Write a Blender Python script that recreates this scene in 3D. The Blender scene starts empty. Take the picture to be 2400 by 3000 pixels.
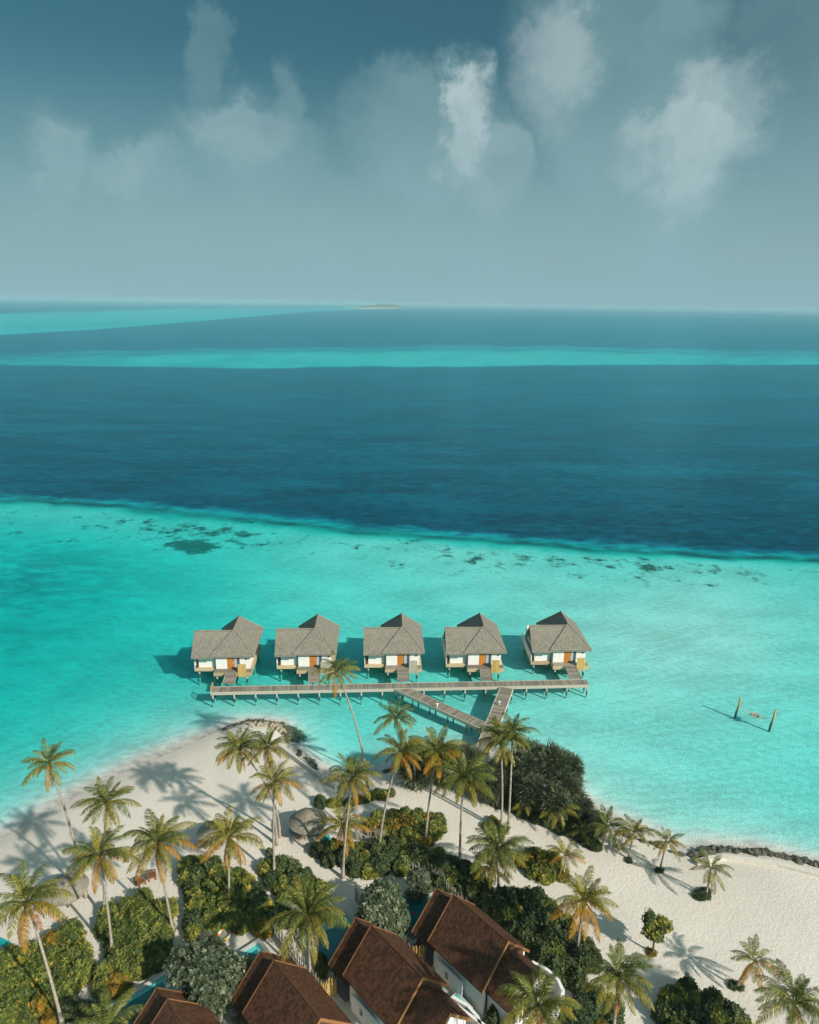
import bpy, math, random
import numpy as np
from mathutils import Vector, Matrix
random.seed(7)
R = math.radians
SC = bpy.context.scene
COL = SC.collection

# ------------------------------------------------------------------ camera
F_PX, CAM_H, PITCH, ROLL = 2100.0, 58.0, math.atan(-(1500 - 889.5) / 2100.0), R(.84)
c_, s_ = math.cos(ROLL), math.sin(ROLL)
FW = np.array([0, math.cos(PITCH), math.sin(PITCH)]); UP0 = np.array([0, -math.sin(PITCH), math.cos(PITCH)]); RI0 = np.array([1., 0, 0])
RI = c_ * RI0 + s_ * UP0; UP = -s_ * RI0 + c_ * UP0
CAMP = np.array([0, 0, CAM_H])
cam = bpy.data.cameras.new('camera'); cam_o = bpy.data.objects.new('camera', cam); COL.objects.link(cam_o)
cam.sensor_fit = 'HORIZONTAL'; cam.sensor_width = 36; cam.lens = F_PX / 2400 * 36
cam.clip_start = .5; cam.clip_end = 200000
M = Matrix(((RI[0], UP[0], -FW[0], 0), (RI[1], UP[1], -FW[1], 0), (RI[2], UP[2], -FW[2], CAM_H), (0, 0, 0, 1)))
cam_o.matrix_world = M
SC.camera = cam_o

def ray(x, y):
    return FW + RI * ((x - 1200) / F_PX) + UP * ((1500 - y) / F_PX)
def G(x, y, z=1.2):                      # photo pixel -> point on the level z
    d = ray(x, y); t = (z - CAM_H) / d[2]
    return CAMP + t * d
def project(P):                          # points (n,3) -> photo pixels
    q = P - CAMP; z = q @ FW
    return 1200 + F_PX * (q @ RI) / z, 1500 - F_PX * (q @ UP) / z

# ------------------------------------------------------------------ light
SUN_AZ, SUN_EL = R(49), R(34)            # shadows fall away from the camera and to the left
world = bpy.data.worlds.new('World'); SC.world = world; world.use_nodes = True
sun = bpy.data.lights.new('sun', 'SUN'); sun.energy = 4.2; sun.angle = R(1.1); sun.color = (1, .93, .83)
sun_o = bpy.data.objects.new('sun', sun); COL.objects.link(sun_o)
L_dir = Vector((-math.sin(SUN_AZ) * math.cos(SUN_EL), math.cos(SUN_AZ) * math.cos(SUN_EL), -math.sin(SUN_EL)))
sun_o.rotation_euler = L_dir.to_track_quat('-Z', 'Y').to_euler(); sun_o.location = (60, -60, 120)
SKY_STRENGTH = .15
SKY_TINT = (.160, .345, .315, 1)
vs = SC.view_settings
vs.view_transform = 'Standard'; vs.look = 'None'; vs.gamma = 1; vs.exposure = .30; vs.use_curve_mapping = False
SC.cycles.use_denoising = True
try: SC.cycles.denoiser = 'OPENIMAGEDENOISE'
except Exception: pass
SC.cycles.max_bounces = 8; SC.cycles.transparent_max_bounces = 12
SC.cycles.volume_bounces = 1; SC.cycles.caustics_reflective = False; SC.cycles.caustics_refractive = False
SC.cycles.use_adaptive_sampling = True; SC.cycles.adaptive_threshold = .02
SC.cycles.sample_clamp_indirect = 4

class NT:
    """short-hand for building node trees"""
    def __init__(s, tree): s.t = tree; s.n = tree.nodes; s.l = tree.links
    def new(s, kind, **kw):
        nd = s.n.new(kind)
        for k, v in kw.items(): setattr(nd, k, v)
        return nd
    def put(s, sock, v):
        if hasattr(v, 'is_linked') or isinstance(v, bpy.types.NodeSocket): s.l.new(v, sock)
        elif v is not None: sock.default_value = v
    def math(s, op, a, b=None, c=None, clamp=False):
        nd = s.new('ShaderNodeMath', operation=op); nd.use_clamp = clamp
        for i, v in enumerate((a, b, c)):
            if v is not None: s.put(nd.inputs[i], v)
        return nd.outputs[0]
    def vmath(s, op, a, b=None, scale=None):
        nd = s.new('ShaderNodeVectorMath', operation=op)
        s.put(nd.inputs[0], a)
        if b is not None: s.put(nd.inputs[1], b)
        if scale is not None: s.put(nd.inputs['Scale'], scale)
        return nd.outputs['Value' if op in ('LENGTH', 'DOT_PRODUCT', 'DISTANCE') else 'Vector']
    def noise(s, vec, scale, detail=4, rough=.55, dist=0, out='Fac'):
        nd = s.new('ShaderNodeTexNoise'); s.put(nd.inputs['Vector'], vec)
        nd.inputs['Scale'].default_value = scale; nd.inputs['Detail'].default_value = detail
        nd.inputs['Roughness'].default_value = rough; nd.inputs['Distortion'].default_value = dist
        return nd.outputs[out]
    def mapr(s, v, a, b, c=0., d=1., smooth=True):
        nd = s.new('ShaderNodeMapRange'); nd.interpolation_type = 'SMOOTHSTEP' if smooth else 'LINEAR'
        s.put(nd.inputs['Value'], v)
        for k, q in (('From Min', a), ('From Max', b), ('To Min', c), ('To Max', d)): s.put(nd.inputs[k], q)
        return nd.outputs[0]
    def mix(s, f, a, b, blend='MIX'):
        nd = s.new('ShaderNodeMix', data_type='RGBA', blend_type=blend)
        s.put(nd.inputs[0], f); s.put(nd.inputs[6], a); s.put(nd.inputs[7], b)
        return nd.outputs[2]
    def ramp(s, f, stops):
        nd = s.new('ShaderNodeValToRGB'); s.put(nd.inputs[0], f); e = nd.color_ramp.elements
        while len(e) < len(stops): e.new(.5)
        for el, (p, c) in zip(e, stops): el.position = p; el.color = (*c[:3], 1)
        return nd.outputs[0]
    def attr(s, name, out='Fac'):
        nd = s.new('ShaderNodeAttribute'); nd.attribute_name = name; return nd.outputs[out]

# ------------------------------------------------------------------ sky with its clouds
def build_world():
    w = NT(world.node_tree); w.n.clear()
    out = w.new('ShaderNodeOutputWorld'); bg = w.new('ShaderNodeBackground'); bg.inputs[1].default_value = SKY_STRENGTH
    w.l.new(bg.outputs[0], out.inputs[0])
    sky = w.new('ShaderNodeTexSky', sky_type='NISHITA'); sky.sun_disc = False
    sky.sun_elevation = SUN_EL; sky.sun_rotation = math.atan2(-L_dir.x, -L_dir.y)
    sky.altitude = 0; sky.air_density = 1.0; sky.dust_density = 4.0; sky.ozone_density = 1.5
    base = w.mix(1., sky.outputs[0], SKY_TINT, 'MULTIPLY')
    tc = w.new('ShaderNodeTexCoord')
    sep = w.new('ShaderNodeSeparateXYZ'); w.l.new(tc.outputs['Generated'], sep.inputs[0])
    az = w.math('ARCTAN2', sep.outputs[0], sep.outputs[1])
    el = w.math('ARCSINE', sep.outputs[2])
    com = w.new('ShaderNodeCombineXYZ'); w.l.new(az, com.inputs[0]); w.l.new(el, com.inputs[1])
    p = com.outputs[0]
    # ragged cloud edges: shift the direction by two octaves of noise
    n1 = w.vmath('SUBTRACT', w.noise(p, 9, 7, .66, out='Color'), (.5, .5, .5))
    warp = w.vmath('SCALE', n1, scale=.15)
    q = w.vmath('ADD', p, warp)
    def blob(px, py, rx, ry, wt, soft=.0):
        d = ray(px, py); d = d / np.linalg.norm(d)
        ca, ce = math.atan2(d[0], d[1]), math.asin(d[2])
        v = w.vmath('MULTIPLY', w.vmath('SUBTRACT', q, (ca, ce, 0)), (F_PX / rx, F_PX / ry, 0))
        ma = w.new('ShaderNodeVectorMath', operation='MULTIPLY_ADD')          # crisp tops, bases melting into the haze
        w.l.new(w.vmath('MINIMUM', v, (0, 0, 0)), ma.inputs[0]); ma.inputs[1].default_value = (0, -.62, 0); w.l.new(v, ma.inputs[2])
        return w.mapr(w.vmath('LENGTH', ma.outputs[0]), 1.2 - soft, .45 + soft, 0, wt)
    grey, bright = None, None
    for args in [(1830, 60, 290, 200, .8), (2020, 330, 230, 150, .85), (2400, 60, 260, 200, .45), (1250, 350, 250, 130, .72), (1350, 265, 95, 110, .9), (1450, 430, 120, 110, .6),
                 (850, 290, 55, 90, .5), (740, 390, 200, 100, .58), (410, 460, 170, 55, .55), (160, 410, 90, 75, .55),
                 (600, 40, 55, 80, .4), (1300, 600, 1300, 70, .4)]:
        b = blob(*args); grey = b if grey is None else w.math('MAXIMUM', grey, b)
    for args in [(1365, 275, 85, 95, 1.), (1620, 90, 120, 95, .6), (2010, 410, 170, 80, .9), (2130, 290, 130, 70, .6), (1450, 440, 110, 80, .55),
                 (730, 350, 130, 50, .5), (260, 420, 210, 45, .5)]:
        b = blob(*args, .1); bright = b if bright is None else w.math('MAXIMUM', bright, b)
    # the same fair-weather cloud goes on over the unseen sky, shaped for fill light
    rest = w.math('MAXIMUM', w.mapr(w.math('ABSOLUTE', az), .62, .95), w.mapr(el, .38, .6))
    gen = w.math('MULTIPLY', w.mapr(w.noise(q, 3.2, 3, .55), .40, .60, 0, .85), rest)
    grey = w.math('MAXIMUM', grey, gen)
    det = w.noise(q, 10, 4, .55)
    wisp = w.mapr(det, .25, .62, .72, 1.)
    alpha = w.math('MULTIPLY', grey, wisp, clamp=True)
    bfac = w.math('MULTIPLY', bright, w.mapr(det, .3, .6, .68, 1.), clamp=True)
    ccol = w.mix(bfac, (1.10, 1.90, 2.05, 1), (2.7, 3.3, 3.4, 1))
    ccol = w.mix(w.math('MULTIPLY', gen, w.mapr(el, .2, .5)), ccol, (2.7, 3.4, 3.6, 1))     # unseen overhead cloud held at the bright tone to add fill light
    final = w.mix(alpha, base, ccol)
    # pale moist air towards the horizon
    final = w.mix(w.mapr(el, .30, -.01, 0, .93, True), final, (1.62, 2.62, 2.88, 1))
    w.l.new(final, bg.inputs[0])
build_world()
world.cycles.sampling_method = 'MANUAL'; world.cycles.sample_map_resolution = 256

# ------------------------------------------------------------------ materials
MATS = {}
def mat(name, col, rough=.7, spec=.3, var=.12, scale=3., bump=0., bscale=8., metal=0., attr=None, trans=0.):
    """principled with procedural colour variation (object-space noise) and optional relief"""
    if name in MATS: return MATS[name]
    m = bpy.data.materials.new(name); m.use_nodes = True; MATS[name] = m
    t = NT(m.node_tree); b = t.n['Principled BSDF']
    tc = t.new('ShaderNodeTexCoord').outputs['Object']
    n = t.noise(tc, scale, 5, .6)
    lo = [max(0, c * (1 - var)) for c in col]; hi = [min(1, c * (1 + var)) for c in col]
    c = t.ramp(n, [(.3, lo), (.7, hi)])
    t.l.new(c, b.inputs['Base Color'])
    b.inputs['Roughness'].default_value = rough; b.inputs['Metallic'].default_value = metal
    b.inputs['Specular IOR Level'].default_value = spec
    if bump:
        bn = t.new('ShaderNodeBump'); bn.inputs['Strength'].default_value = bump; bn.inputs['Distance'].default_value = .05
        t.l.new(t.noise(tc, bscale, 4, .6), bn.inputs['Height']); t.l.new(bn.outputs[0], b.inputs['Normal'])
    return m

def leaf_mat(name, stops, trans=.35, rough=.5):
    """foliage: colour picked per leaf from the attribute 'rnd' plus a random shift per object"""
    m = bpy.data.materials.new(name); m.use_nodes = True; MATS[name] = m
    t = NT(m.node_tree); t.n.clear()
    out = t.new('ShaderNodeOutputMaterial')
    r = t.attr('rnd'); ob = t.new('ShaderNodeObjectInfo').outputs['Random']
    f = t.math('ADD', r, t.math('MULTIPLY', t.math('SUBTRACT', ob, .5), .22))
    c = t.ramp(f, stops)
    pb = t.new('ShaderNodeBsdfPrincipled'); t.l.new(c, pb.inputs['Base Color']); pb.inputs['Roughness'].default_value = rough
    pb.inputs['Specular IOR Level'].default_value = .35
    tr = t.new('ShaderNodeBsdfTranslucent'); t.l.new(t.mix(1., c, (1., 1.0, .55, 1), 'MULTIPLY'), tr.inputs[0])
    ms = t.new('ShaderNodeMixShader'); ms.inputs[0].default_value = trans
    t.l.new(pb.outputs[0], ms.inputs[1]); t.l.new(tr.outputs[0], ms.inputs[2]); t.l.new(ms.outputs[0], out.inputs[0])
    return m

def plank_mat(name, col, var=.3, rough=.75):
    """timber: grain along local X, each object its own tone"""
    m = bpy.data.materials.new(name); m.use_nodes = True; MATS[name] = m
    t = NT(m.node_tree); b = t.n['Principled BSDF']
    tc = t.new('ShaderNodeTexCoord').outputs['Object']
    mp = t.new('ShaderNodeMapping'); t.l.new(tc, mp.inputs[0]); mp.inputs['Scale'].default_value = (1.5, 9, 9)
    n = t.noise(mp.outputs[0], 2, 5, .65)
    ob = t.new('ShaderNodeObjectInfo').outputs['Random']
    f = t.math('ADD', t.math('MULTIPLY', n, .55), t.math('MULTIPLY', ob, .45))
    c = t.ramp(f, [(.2, [x * (1 - var) for x in col]), (.8, [min(1, x * (1 + var)) for x in col])])
    t.l.new(c, b.inputs['Base Color']); b.inputs['Roughness'].default_value = rough; b.inputs['Specular IOR Level'].default_value = .25
    return m

def shingle_mat(name, dark, lite, rough=.8):
    """roof pieces: one tone per piece from 'rnd', weathering blotches on top"""
    m = bpy.data.materials.new(name); m.use_nodes = True; MATS[name] = m
    t = NT(m.node_tree); b = t.n['Principled BSDF']
    tc = t.new('ShaderNodeTexCoord').outputs['Object']
    f = t.math('ADD', t.math('MULTIPLY', t.attr('rnd'), .6), t.math('MULTIPLY', t.noise(tc, .9, 5, .6), .4))
    c = t.ramp(f, [(.25, dark), (.75, lite)])
    c2 = t.mix(t.mapr(t.noise(tc, 18, 3, .7), .35, .65, 0, .35), c, [x * .6 for x in dark] + [1])
    t.l.new(c2, b.inputs['Base Color']); b.inputs['Roughness'].default_value = rough; b.inputs['Specular IOR Level'].default_value = .2
    bn = t.new('ShaderNodeBump'); bn.inputs['Strength'].default_value = .5; bn.inputs['Distance'].default_value = .03
    t.l.new(t.noise(tc, 22, 4, .7), bn.inputs['Height']); t.l.new(bn.outputs[0], b.inputs['Normal'])
    return m

WHITE = mat('white_render', (.78, .76, .73), .75, .2, .05, 2., .15, 12)
CONCRETE = mat('pale_concrete', (.52, .50, .46), .85, .2, .12, 2.5, .25, 14)
PILE = mat('pile_concrete', (.50, .46, .40), .85, .2, .2, 3)
PILEWET = mat('pile_wet', (.07, .08, .06), .5, .4, .4, 4)
TEAK = plank_mat('weathered_boardwalk', (.235, .205, .165), .4)
FASCIA = plank_mat('boardwalk_edge', (.50, .44, .36), .2)
BEAM = plank_mat('floor_beam', (.50, .37, .23), .22)
ORANGEWOOD = plank_mat('orange_timber', (.52, .20, .03), .2)
HONEY = plank_mat('honey_timber', (.55, .36, .13), .25)
GREYWOOD = plank_mat('grey_timber', (.40, .36, .30), .25)
TRIM = plank_mat('bargeboard_timber', (.27, .125, .05), .25)
DARKWOOD = plank_mat('dark_timber', (.12, .06, .035), .3)
STICK = plank_mat('driftwood_sticks', (.34, .30, .25), .4)
THATCH = shingle_mat('grey_thatch', (.205, .187, .150), (.31, .283, .232))
THATCHCAP = mat('thatch_ridge', (.25, .23, .185), .9, .1, .25, 6, .5, 20)
BROWNROOF = shingle_mat('brown_shingle', (.062, .027, .014), (.135, .062, .033), .55)
ROOFSUB = mat('roof_underlay', (.05, .03, .02), .8, .2)
GLASS = mat('window_glass', (.06, .10, .11), .08, .6, .1)
GREYPANEL = mat('grey_panel', (.42, .44, .47), .5, .3, .08)
STEEL = mat('white_enamel', (.80, .80, .78), .4, .4, .03)
TRUNK = mat('palm_bark', (.36, .31, .25), .85, .2, .35, 5, .6, 14)
BARK = mat('shrub_bark', (.16, .12, .08), .9, .2, .3, 6)
NUT = mat('coconut_husk', (.50, .22, .05), .6, .3, .3, 5)
ROCK = mat('reef_rock', (.085, .082, .065), .85, .25, .5, 2.2, .8, 5)
ROCKSAND = mat('sand_coloured_rock', (.36, .30, .215), .9, .2, .3, 1.6, .6, 5)
TEALFAB = mat('teal_fabric', (.015, .28, .30), .8, .2, .25, 6)
REDWOOD = plank_mat('red_brown_timber', (.20, .085, .035), .25)
POOLTILE = mat('pool_tile', (.10, .50, .48), .5, .4, .12, 3)
SKIN = mat('skin', (.52, .27, .18), .6, .3, .05)
HAIR = mat('dark_hair', (.02, .014, .01), .6, .3)
REDCLOTH = mat('red_swimwear', (.50, .05, .05), .7, .2)
ROPE = mat('pale_rope', (.55, .47, .38), .9, .1, .15, 10)
ORANGEFAB = mat('orange_fabric', (.75, .20, .02), .8, .2, .1)

SHRUB_G = leaf_mat('sea_lettuce_leaf', [(0., (0.043, 0.069, 0.017)), (.35, (0.103, 0.144, 0.029)), (.68, (0.216, 0.245, 0.049)), (.9, (0.431, 0.374, 0.055)), (1., (0.600, 0.374, 0.043))], .3)
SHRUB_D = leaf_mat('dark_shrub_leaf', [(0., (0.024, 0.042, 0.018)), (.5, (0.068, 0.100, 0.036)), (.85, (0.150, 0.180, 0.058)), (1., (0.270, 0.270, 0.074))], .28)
SHRUB_Y = leaf_mat('yellowing_shrub_leaf', [(0., (.05, .065, .014)), (.3, (.14, .14, .025)), (.6, (.36, .25, .028)), (1., (.52, .22, .02))], .3)
SILVER = leaf_mat('silver_green_leaf', [(0., (0.036, 0.053, 0.025)), (.5, (0.105, 0.131, 0.069)), (.9, (0.231, 0.263, 0.158)), (1., (0.336, 0.347, 0.231))], .22)
NEEDLE = leaf_mat('casuarina_needle', [(0., (0.045, 0.065, 0.041)), (.5, (0.102, 0.126, 0.072)), (1., (0.223, 0.244, 0.132))], .2)
FROND_G = leaf_mat('green_palm_leaf', [(0., (0.047, 0.068, 0.014)), (.5, (0.114, 0.140, 0.027)), (1., (0.273, 0.273, 0.058))], .30, .45)
FROND_O = leaf_mat('olive_palm_leaf', [(0., (0.090, 0.096, 0.016)), (.5, (0.210, 0.192, 0.029)), (1., (0.408, 0.324, 0.048))], .30, .45)
FROND_Y = leaf_mat('yellow_palm_leaf', [(0., (.20, .125, .012)), (.5, (.40, .20, .018)), (1., (.56, .27, .03))], .30, .5)
FROND_B = leaf_mat('brown_palm_leaf', [(0., (.16, .06, .015)), (.5, (.30, .12, .03)), (1., (.40, .22, .07))], .2, .7)

# ------------------------------------------------------------------ mesh helpers
class MB:
    def __init__(s): s.v = []; s.f = []; s.r = []
    def add(s, vs, fs, rnd=None):
        o = len(s.v); s.v += [tuple(map(float, v)) for v in vs]; s.f += [tuple(i + o for i in f) for f in fs]
        s.r += [random.random() if rnd is None else rnd] * len(vs)
    def box(s, lo, hi, M=None):
        x0, y0, z0 = lo; x1, y1, z1 = hi
        vs = [(x0, y0, z0), (x1, y0, z0), (x1, y1, z0), (x0, y1, z0), (x0, y0, z1), (x1, y0, z1), (x1, y1, z1), (x0, y1, z1)]
        if M is not None: vs = [tuple(M @ Vector(v)) for v in vs]
        s.add(vs, [(0, 3, 2, 1), (4, 5, 6, 7), (0, 1, 5, 4), (1, 2, 6, 5), (2, 3, 7, 6), (3, 0, 4, 7)])
    def tube(s, pts, rad, n=8, cap=True):
        pts = [Vector(p) for p in pts]; rad = rad if hasattr(rad, '__len__') else [rad] * len(pts)
        vs = []
        for i, p in enumerate(pts):
            d = (pts[min(i + 1, len(pts) - 1)] - pts[max(i - 1, 0)]).normalized()
            a = d.orthogonal().normalized() if i == 0 else (pa - d * pa.dot(d)).normalized()
            pa = a; b = d.cross(a)
            vs += [p + (a * math.cos(2 * math.pi * k / n) + b * math.sin(2 * math.pi * k / n)) * rad[i] for k in range(n)]
        fs = [(i * n + k, i * n + (k + 1) % n, (i + 1) * n + (k + 1) % n, (i + 1) * n + k) for i in range(len(pts) - 1) for k in range(n)]
        if cap: fs += [tuple(range(n))[::-1], tuple(range((len(pts) - 1) * n, len(pts) * n))]
        s.add(vs, fs)
    def prism(s, poly, thick):           # closed polygon in 3-D extruded along 'thick'
        n = len(poly); t = Vector(thick); a = [Vector(p) for p in poly]
        s.add(a + [p + t for p in a], [tuple(range(n))[::-1], tuple(range(n, 2 * n))] + [(i, (i + 1) % n, n + (i + 1) % n, n + i) for i in range(n)])
    def mesh(s, name, smooth=False):
        me = bpy.data.meshes.new(name); me.from_pydata(s.v, [], s.f); me.update()
        a = me.attributes.new('rnd', 'FLOAT', 'POINT'); a.data.foreach_set('value', np.array(s.r, 'f'))
        if smooth: me.polygons.foreach_set('use_smooth', [True] * len(me.polygons))
        return me
    def build(s, name, m, parent=None, smooth=False, **kw):
        return link(name, s.mesh(name, smooth), m, parent, **kw)

def link(name, me, m, parent=None, label=None, cat=None, group=None, kind=None, loc=None, rot=None, scale=None):
    o = bpy.data.objects.new(name, me); COL.objects.link(o)
    if me is not None and m is not None:
        if len(me.materials) == 0: me.materials.append(m)
        elif me.materials[0] != m:
            o.material_slots[0].link = 'OBJECT'; o.material_slots[0].material = m
    if parent is not None: o.parent = parent
    if loc is not None: o.location = loc
    if rot is not None: o.rotation_euler = rot
    if scale is not None: o.scale = scale if hasattr(scale, '__len__') else (scale,) * 3
    tag(o, label, cat, group, kind)
    return o
def tag(o, label=None, cat=None, group=None, kind=None):
    for k, v in (('label', label), ('category', cat), ('group', group), ('kind', kind)):
        if v: o[k] = v
def thing(name, label, cat, loc=(0, 0, 0), rz=0, group=None):
    return link(name, None, None, None, label, cat, group, None, tuple(map(float, loc)), (0, 0, rz))

def tiles(mb, poly, up, pitch, width, thick, jit=0., lift=.02):
    """courses of overlapping pieces laid on the plane polygon 'poly'; 'up' = upslope direction in the plane"""
    P = [Vector(p) for p in poly]; o = P[0]; u = Vector(up).normalized()
    nrm = (P[1] - P[0]).cross(P[2] - P[0]).normalized()
    if nrm.z < 0: nrm = -nrm
    x = u.cross(nrm).normalized()
    q = [((p - o).dot(x), (p - o).dot(u)) for p in P]
    y0, y1 = min(a[1] for a in q), max(a[1] for a in q)
    def span(y):
        xs = []
        for i in range(len(q)):
            (xa, ya), (xb, yb) = q[i], q[(i + 1) % len(q)]
            if (ya <= y < yb) or (yb <= y < ya): xs.append(xa + (xb - xa) * (y - ya) / (yb - ya))
        return (min(xs), max(xs)) if len(xs) >= 2 else None
    k = 0; y = y0
    while y < y1 - pitch * .25:
        sp = span(min(y + pitch * .5, y1 - 1e-3))
        if sp:
            a = sp[0] - (width * .5 if k % 2 else 0)
            while a < sp[1]:
                b = a + width
                a2, b2 = max(a, sp[0]), min(b, sp[1])
                if b2 - a2 > width * .15:
                    j0, j1 = random.uniform(-jit, jit), random.uniform(-jit, jit)
                    t = thick * random.uniform(.75, 1.25); yt = min(y + pitch * 1.12, y1)
                    g = width * .03
                    lo = [o + x * (a2 + g) + u * (y + j0) + nrm * (lift + t), o + x * (b2 - g) + u * (y + j1) + nrm * (lift + t)]
                    hi = [o + x * (b2 - g) + u * yt + nrm * lift, o + x * (a2 + g) + u * yt + nrm * lift]
                    dn = [p - nrm * t * 1.1 for p in lo]
                    mb.add(lo + hi + dn, [(0, 1, 2, 3), (4, 5, 1, 0)])
                a = b
        y += pitch; k += 1

# ------------------------------------------------------------------ shore, lagoon floor and sea
SHORE = [(-900, 2900), (-400, 2640), (0, 2462), (100, 2405), (185, 2354), (325, 2284), (417, 2238), (500, 2206), (603, 2160), (660, 2134), (700, 2120), (760, 2112),
         (820, 2120), (842, 2150), (842, 2178), (911, 2236), (953, 2264), (985, 2290), (1030, 2290), (1070, 2268), (1110, 2262), (1170, 2246), (1230, 2212), (1300, 2200), (1400, 2205),
         (1480, 2215), (1560, 2238), (1640, 2290), (1705, 2345), (1756, 2380), (1826, 2412), (1919, 2447), (1990, 2482), (2030, 2494), (2082, 2482),
         (2240, 2494), (2400, 2532), (2700, 2640), (3100, 2850)]
SH = np.array([G(x, y, 0)[:2] for x, y in SHORE] + [(120, -60), (-120, -60)])
def shore_dist(P):
    """signed distance to the waterline: positive on land"""
    best = np.full(len(P), 1e9); inside = np.zeros(len(P), bool)
    n = len(SH)
    for i in range(n):
        a, b = SH[i], SH[(i + 1) % n]; ab = b - a
        t = np.clip(((P - a) @ ab) / (ab @ ab), 0, 1)
        best = np.minimum(best, np.hypot(*(P - a - t[:, None] * ab).T))
        c = (a[1] > P[:, 1]) != (b[1] > P[:, 1])
        with np.errstate(divide='ignore', invalid='ignore'):
            xi = a[0] + (P[:, 1] - a[1]) / (b[1] - a[1]) * (b[0] - a[0])
        inside ^= c & (P[:, 0] < xi)
    return np.where(inside, best, -best)
EDGE = np.array([(-1500, 1400), (-600, 1408), (0, 1428), (300, 1446), (600, 1468), (900, 1497), (1100, 1520), (1400, 1546), (1700, 1568), (2000, 1584), (2400, 1602), (3200, 1640)])
# lagoon depth at photo points, metres
DEP = np.array([(-300, 2300, 3.2), (0, 2250, 3.6), (0, 2050, 4.4), (0, 1850, 3.6), (0, 1720, 6.0), (0, 1620, 4.2), (0, 1520, 1.3), (250, 1500, 1.2), (300, 1600, 2.2), (150, 1740, 5.6), (420, 1700, 3.0),
       (300, 1830, 2.0), (300, 1950, 3.0), (480, 2050, 3.4), (150, 2130, 4.0), (560, 1900, 2.6), (560, 1590, 2.6), (600, 1520, 1.1), (800, 1620, 1.5), (800, 1780, 1.7), (700, 2070, 2.4), (900, 2090, 1.4), (900, 2200, 2.1),
       (1000, 1880, 1.5), (1000, 1680, 1.25), (1200, 1590, 1.15), (1200, 1750, 1.2), (1250, 1960, 1.3), (1200, 2080, 1.2), (1500, 1660, .95), (1500, 1850, 1.05), (1600, 2100, 1.0), (1750, 1950, .72), (1750, 1780, .8),
       (2000, 1700, 1.0), (2000, 1800, .62), (2000, 2000, .78), (1900, 2150, .88), (1800, 2280, .8), (2200, 1790, .6), (2250, 1900, .85), (2300, 2050, 1.15), (2150, 2200, 1.0), (2100, 2330, .85), (2400, 2250, 1.2), (2400, 1720, 1.25),
       (2400, 1850, 1.0), (2400, 2450, 1.1), (2600, 2000, 1.3), (2200, 1650, 1.5), (1800, 1610, 1.5)])
def polar(x, y):                          # smooth coordinates for blending: bearing and log range of a sea-level photo point
    g = G(x, y, 0); r = math.hypot(g[0], g[1]); return math.atan2(g[0], g[1]), math.log(r)
DEPP = np.array([polar(x, y) for x, y, _ in DEP])
def sstep(a, b, x):
    t = np.clip((x - a) / (b - a), 0, 1); return t * t * (3 - 2 * t)
def cheap_noise(x, y, seed=0):
    rs = np.random.RandomState(seed); v = 0
    for k in range(7):
        f = 1.0 * 1.55 ** k; a = rs.uniform(0, 6.28); ph = rs.uniform(0, 6.28, 2)
        v = v + np.sin((x * math.cos(a) + y * math.sin(a)) * f + ph[0] + 1.3 * np.sin((y * math.cos(a) - x * math.sin(a)) * f * .7 + ph[1])) / 1.4 ** k
    return v / 2.6
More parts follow.
